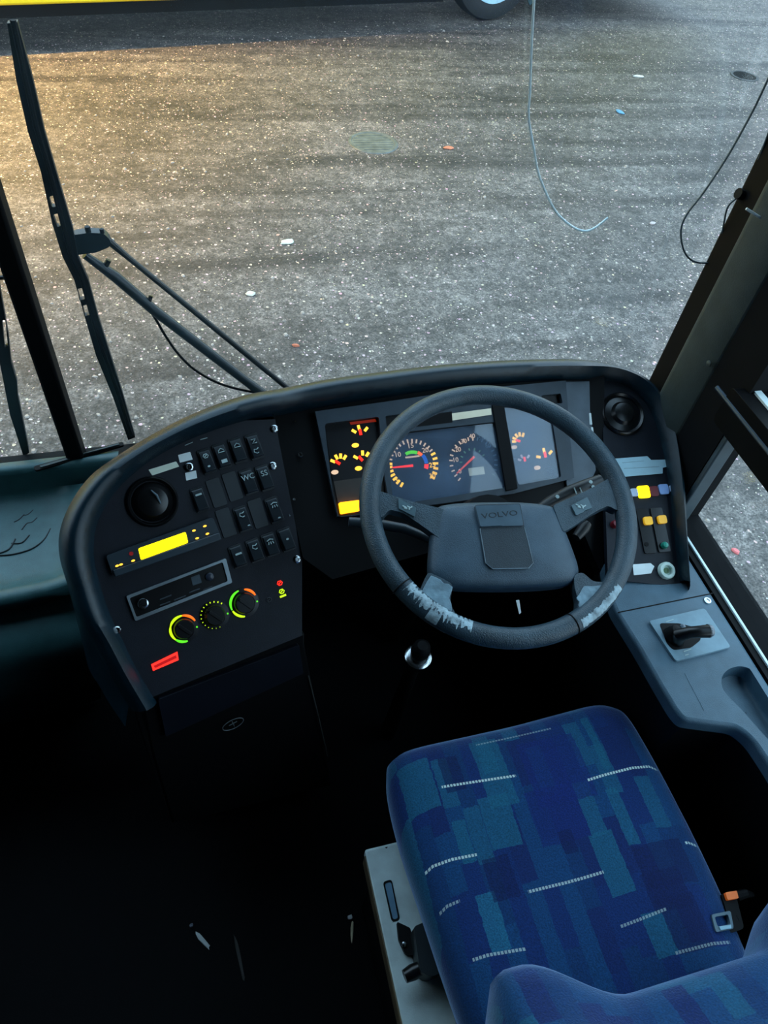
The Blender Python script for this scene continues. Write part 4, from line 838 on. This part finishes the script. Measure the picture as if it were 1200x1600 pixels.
# manhole, drain, litter
mh = root('manhole_cover', atz(585, 222, GZ), 'worn round manhole cover in the middle of the tarmac', 'manhole')
o = GF.loc(583, 223); iron = mat('worn_iron', (92, 97, 93), .5, var=.35, vscale=14)
part('cover', mh, MB().lathe(Vector((o[0], o[1], GZ)), Vector((0, 0, 1)), [(.195, 0), (.19, .006), (.17, .008), (.165, .004), (0, .005)], 40), iron)
rb_ = MB()
for i in range(7): y = -.12 + .04 * i; hw = math.sqrt(.155 ** 2 - y * y); rb_.box(o[0] - hw, o[0] + hw, o[1] + y - .007, o[1] + y + .007, GZ + .002, GZ + .0065)
part('ribs', mh, rb_, iron)
o = GF.loc(1163, 119)
dr_ = root('drain_cover', Vector((o[0], o[1], GZ)), 'small dark round drain cover on the tarmac at the upper right', 'drain')
part('ring', dr_, MB().lathe(Vector((o[0], o[1], GZ)), Vector((0, 0, 1)), [(.15, 0), (.145, .006), (.12, .006), (.118, .0025)], 32), mat('drain_iron', (46, 48, 48), .6)); part('lid', dr_, MB().lathe(Vector((o[0], o[1], GZ)), Vector((0, 0, 1)), [(.118, 0), (.115, .004), (0, .005)], 32), mat('drain_lid', (30, 31, 31), .9, spec=.1))
def litter(c, w, l, ang, rgb, label, h=.012, z=GZ, cat='litter', nm='litter_scrap', seed=1):
    r_ = random.Random(seed); fr = Fr(atz(*c, z), Vector((math.cos(ang), math.sin(ang), 0)), Vector((-math.sin(ang), math.cos(ang), 0)))
    P_ = [(w / 2 * math.cos(t) * r_.uniform(.7, 1.1), l / 2 * math.sin(t) * r_.uniform(.7, 1.1)) for t in [2 * PI * i / 9 for i in range(9)]]
    mb = MB().loft([[fr.w(p[0] * s, p[1] * s, hh + r_.uniform(0, h * .15)) for p in P_] for s, hh in ((.9, 0), (1, h * .5), (.7, h), (.05, h * .9))])
    return thing(nm, mb, mat('litter_%d_%d_%d' % rgb, rgb, .6), label, cat, 'scraps on the ground' if z < -.1 else 'bits on the cab floor')
litter((449, 379), .11, .06, .3, (196, 204, 190), 'crumpled pale scrap on the tarmac right of the wiper head')
litter((391, 460), .06, .05, .2, (200, 196, 180), 'small cream scrap on the tarmac above the long wiper arm', seed=2)
litter((998, 120), .13, .035, -.15, (225, 225, 215), 'thin white scrap on the tarmac left of the drain', seed=3)
litter((701, 232), .10, .05, .1, (196, 120, 86), 'orange brown leaf on the tarmac right of the manhole', seed=4, nm='fallen_leaf', cat='leaf')
litter((969, 176), .06, .11, .4, (95, 150, 180), 'blue scrap on the tarmac below the thin white scrap', seed=5)
litter((1019, 350), .06, .03, .1, (190, 175, 170), 'pale pebble on the tarmac left of the cable loop', seed=6, nm='pebble', cat='stone')
litter((1148, 862), .032, .045, .5, (225, 120, 120), 'pink scrap on the ground outside the driver side window', seed=7)
litter((462, 541), .05, .02, -.3, (205, 120, 90), 'orange brick chip on the tarmac near the link rod end', seed=9, nm='brick_chip', cat='stone')
# bits lying on the cab floor
litter((317, 1470), .010, .052, .6, (200, 205, 205), 'white paper sliver on the dark cab floor', .003, 0, 'litter', 'paper_sliver', 11)
litter((299, 1446), .010, .008, .6, (110, 115, 130), 'tiny grey crumb beside the white paper sliver', .004, 0, 'litter', 'crumb', 12)
litter((550, 1455), .007, .05, -.25, (205, 190, 155), 'thin straw stick on the floor left of the seat base', .003, 0, 'litter', 'straw_stick', 13)
litter((547, 1434), .014, .012, .2, (205, 210, 212), 'small white crumb above the straw stick', .006, 0, 'litter', 'crumb', 14)
litter((374, 1497), .008, .11, .1, (48, 46, 44), 'faint grey twig on the dark floor', .003, 0, 'litter', 'twig', 15)

# ================================================================== LIGHT
wd = bpy.data.worlds.new('dusk_sky'); SC.world = wd; wd.use_nodes = True; nt = wd.node_tree
bg = nt.nodes['Background']; tcw = nt.nodes.new('ShaderNodeTexCoord'); sxw = nt.nodes.new('ShaderNodeSeparateXYZ'); rw_ = nt.nodes.new('ShaderNodeValToRGB')
nt.links.new(tcw.outputs['Generated'], sxw.inputs[0]); nt.links.new(sxw.outputs[2], rw_.inputs['Fac']); nt.links.new(rw_.outputs['Color'], bg.inputs['Color'])
rw_.color_ramp.elements[0].color = (.50, .62, .70, 1); rw_.color_ramp.elements[1].color = (.42, .68, .92, 1)
bg.inputs['Strength'].default_value = 3.9
def lamp(name, kind, loc, energy, rgb, size, tgt=None, spot=None):
    l = bpy.data.lights.new(name, kind); l.energy = energy; l.color = lin(rgb); l.shadow_soft_size = size
    if spot: l.spot_size = spot; l.spot_blend = .9
    o = bpy.data.objects.new(name, l); COL.objects.link(o); o.location = loc
    if tgt: o.rotation_euler = (Vector(tgt) - Vector(loc)).to_track_quat('-Z', 'Y').to_euler()
    return o
lamp('sodium_street_lamp', 'SPOT', (-3.0, 6.7, 3.6), 4600, (255, 202, 95), .12, (-2.2, 7.1, GZ), math.radians(108))
vs = SC.view_settings; vs.view_transform = 'Standard'; vs.look = 'None'; vs.gamma = 1; vs.exposure = 0.0; vs.use_curve_mapping = False
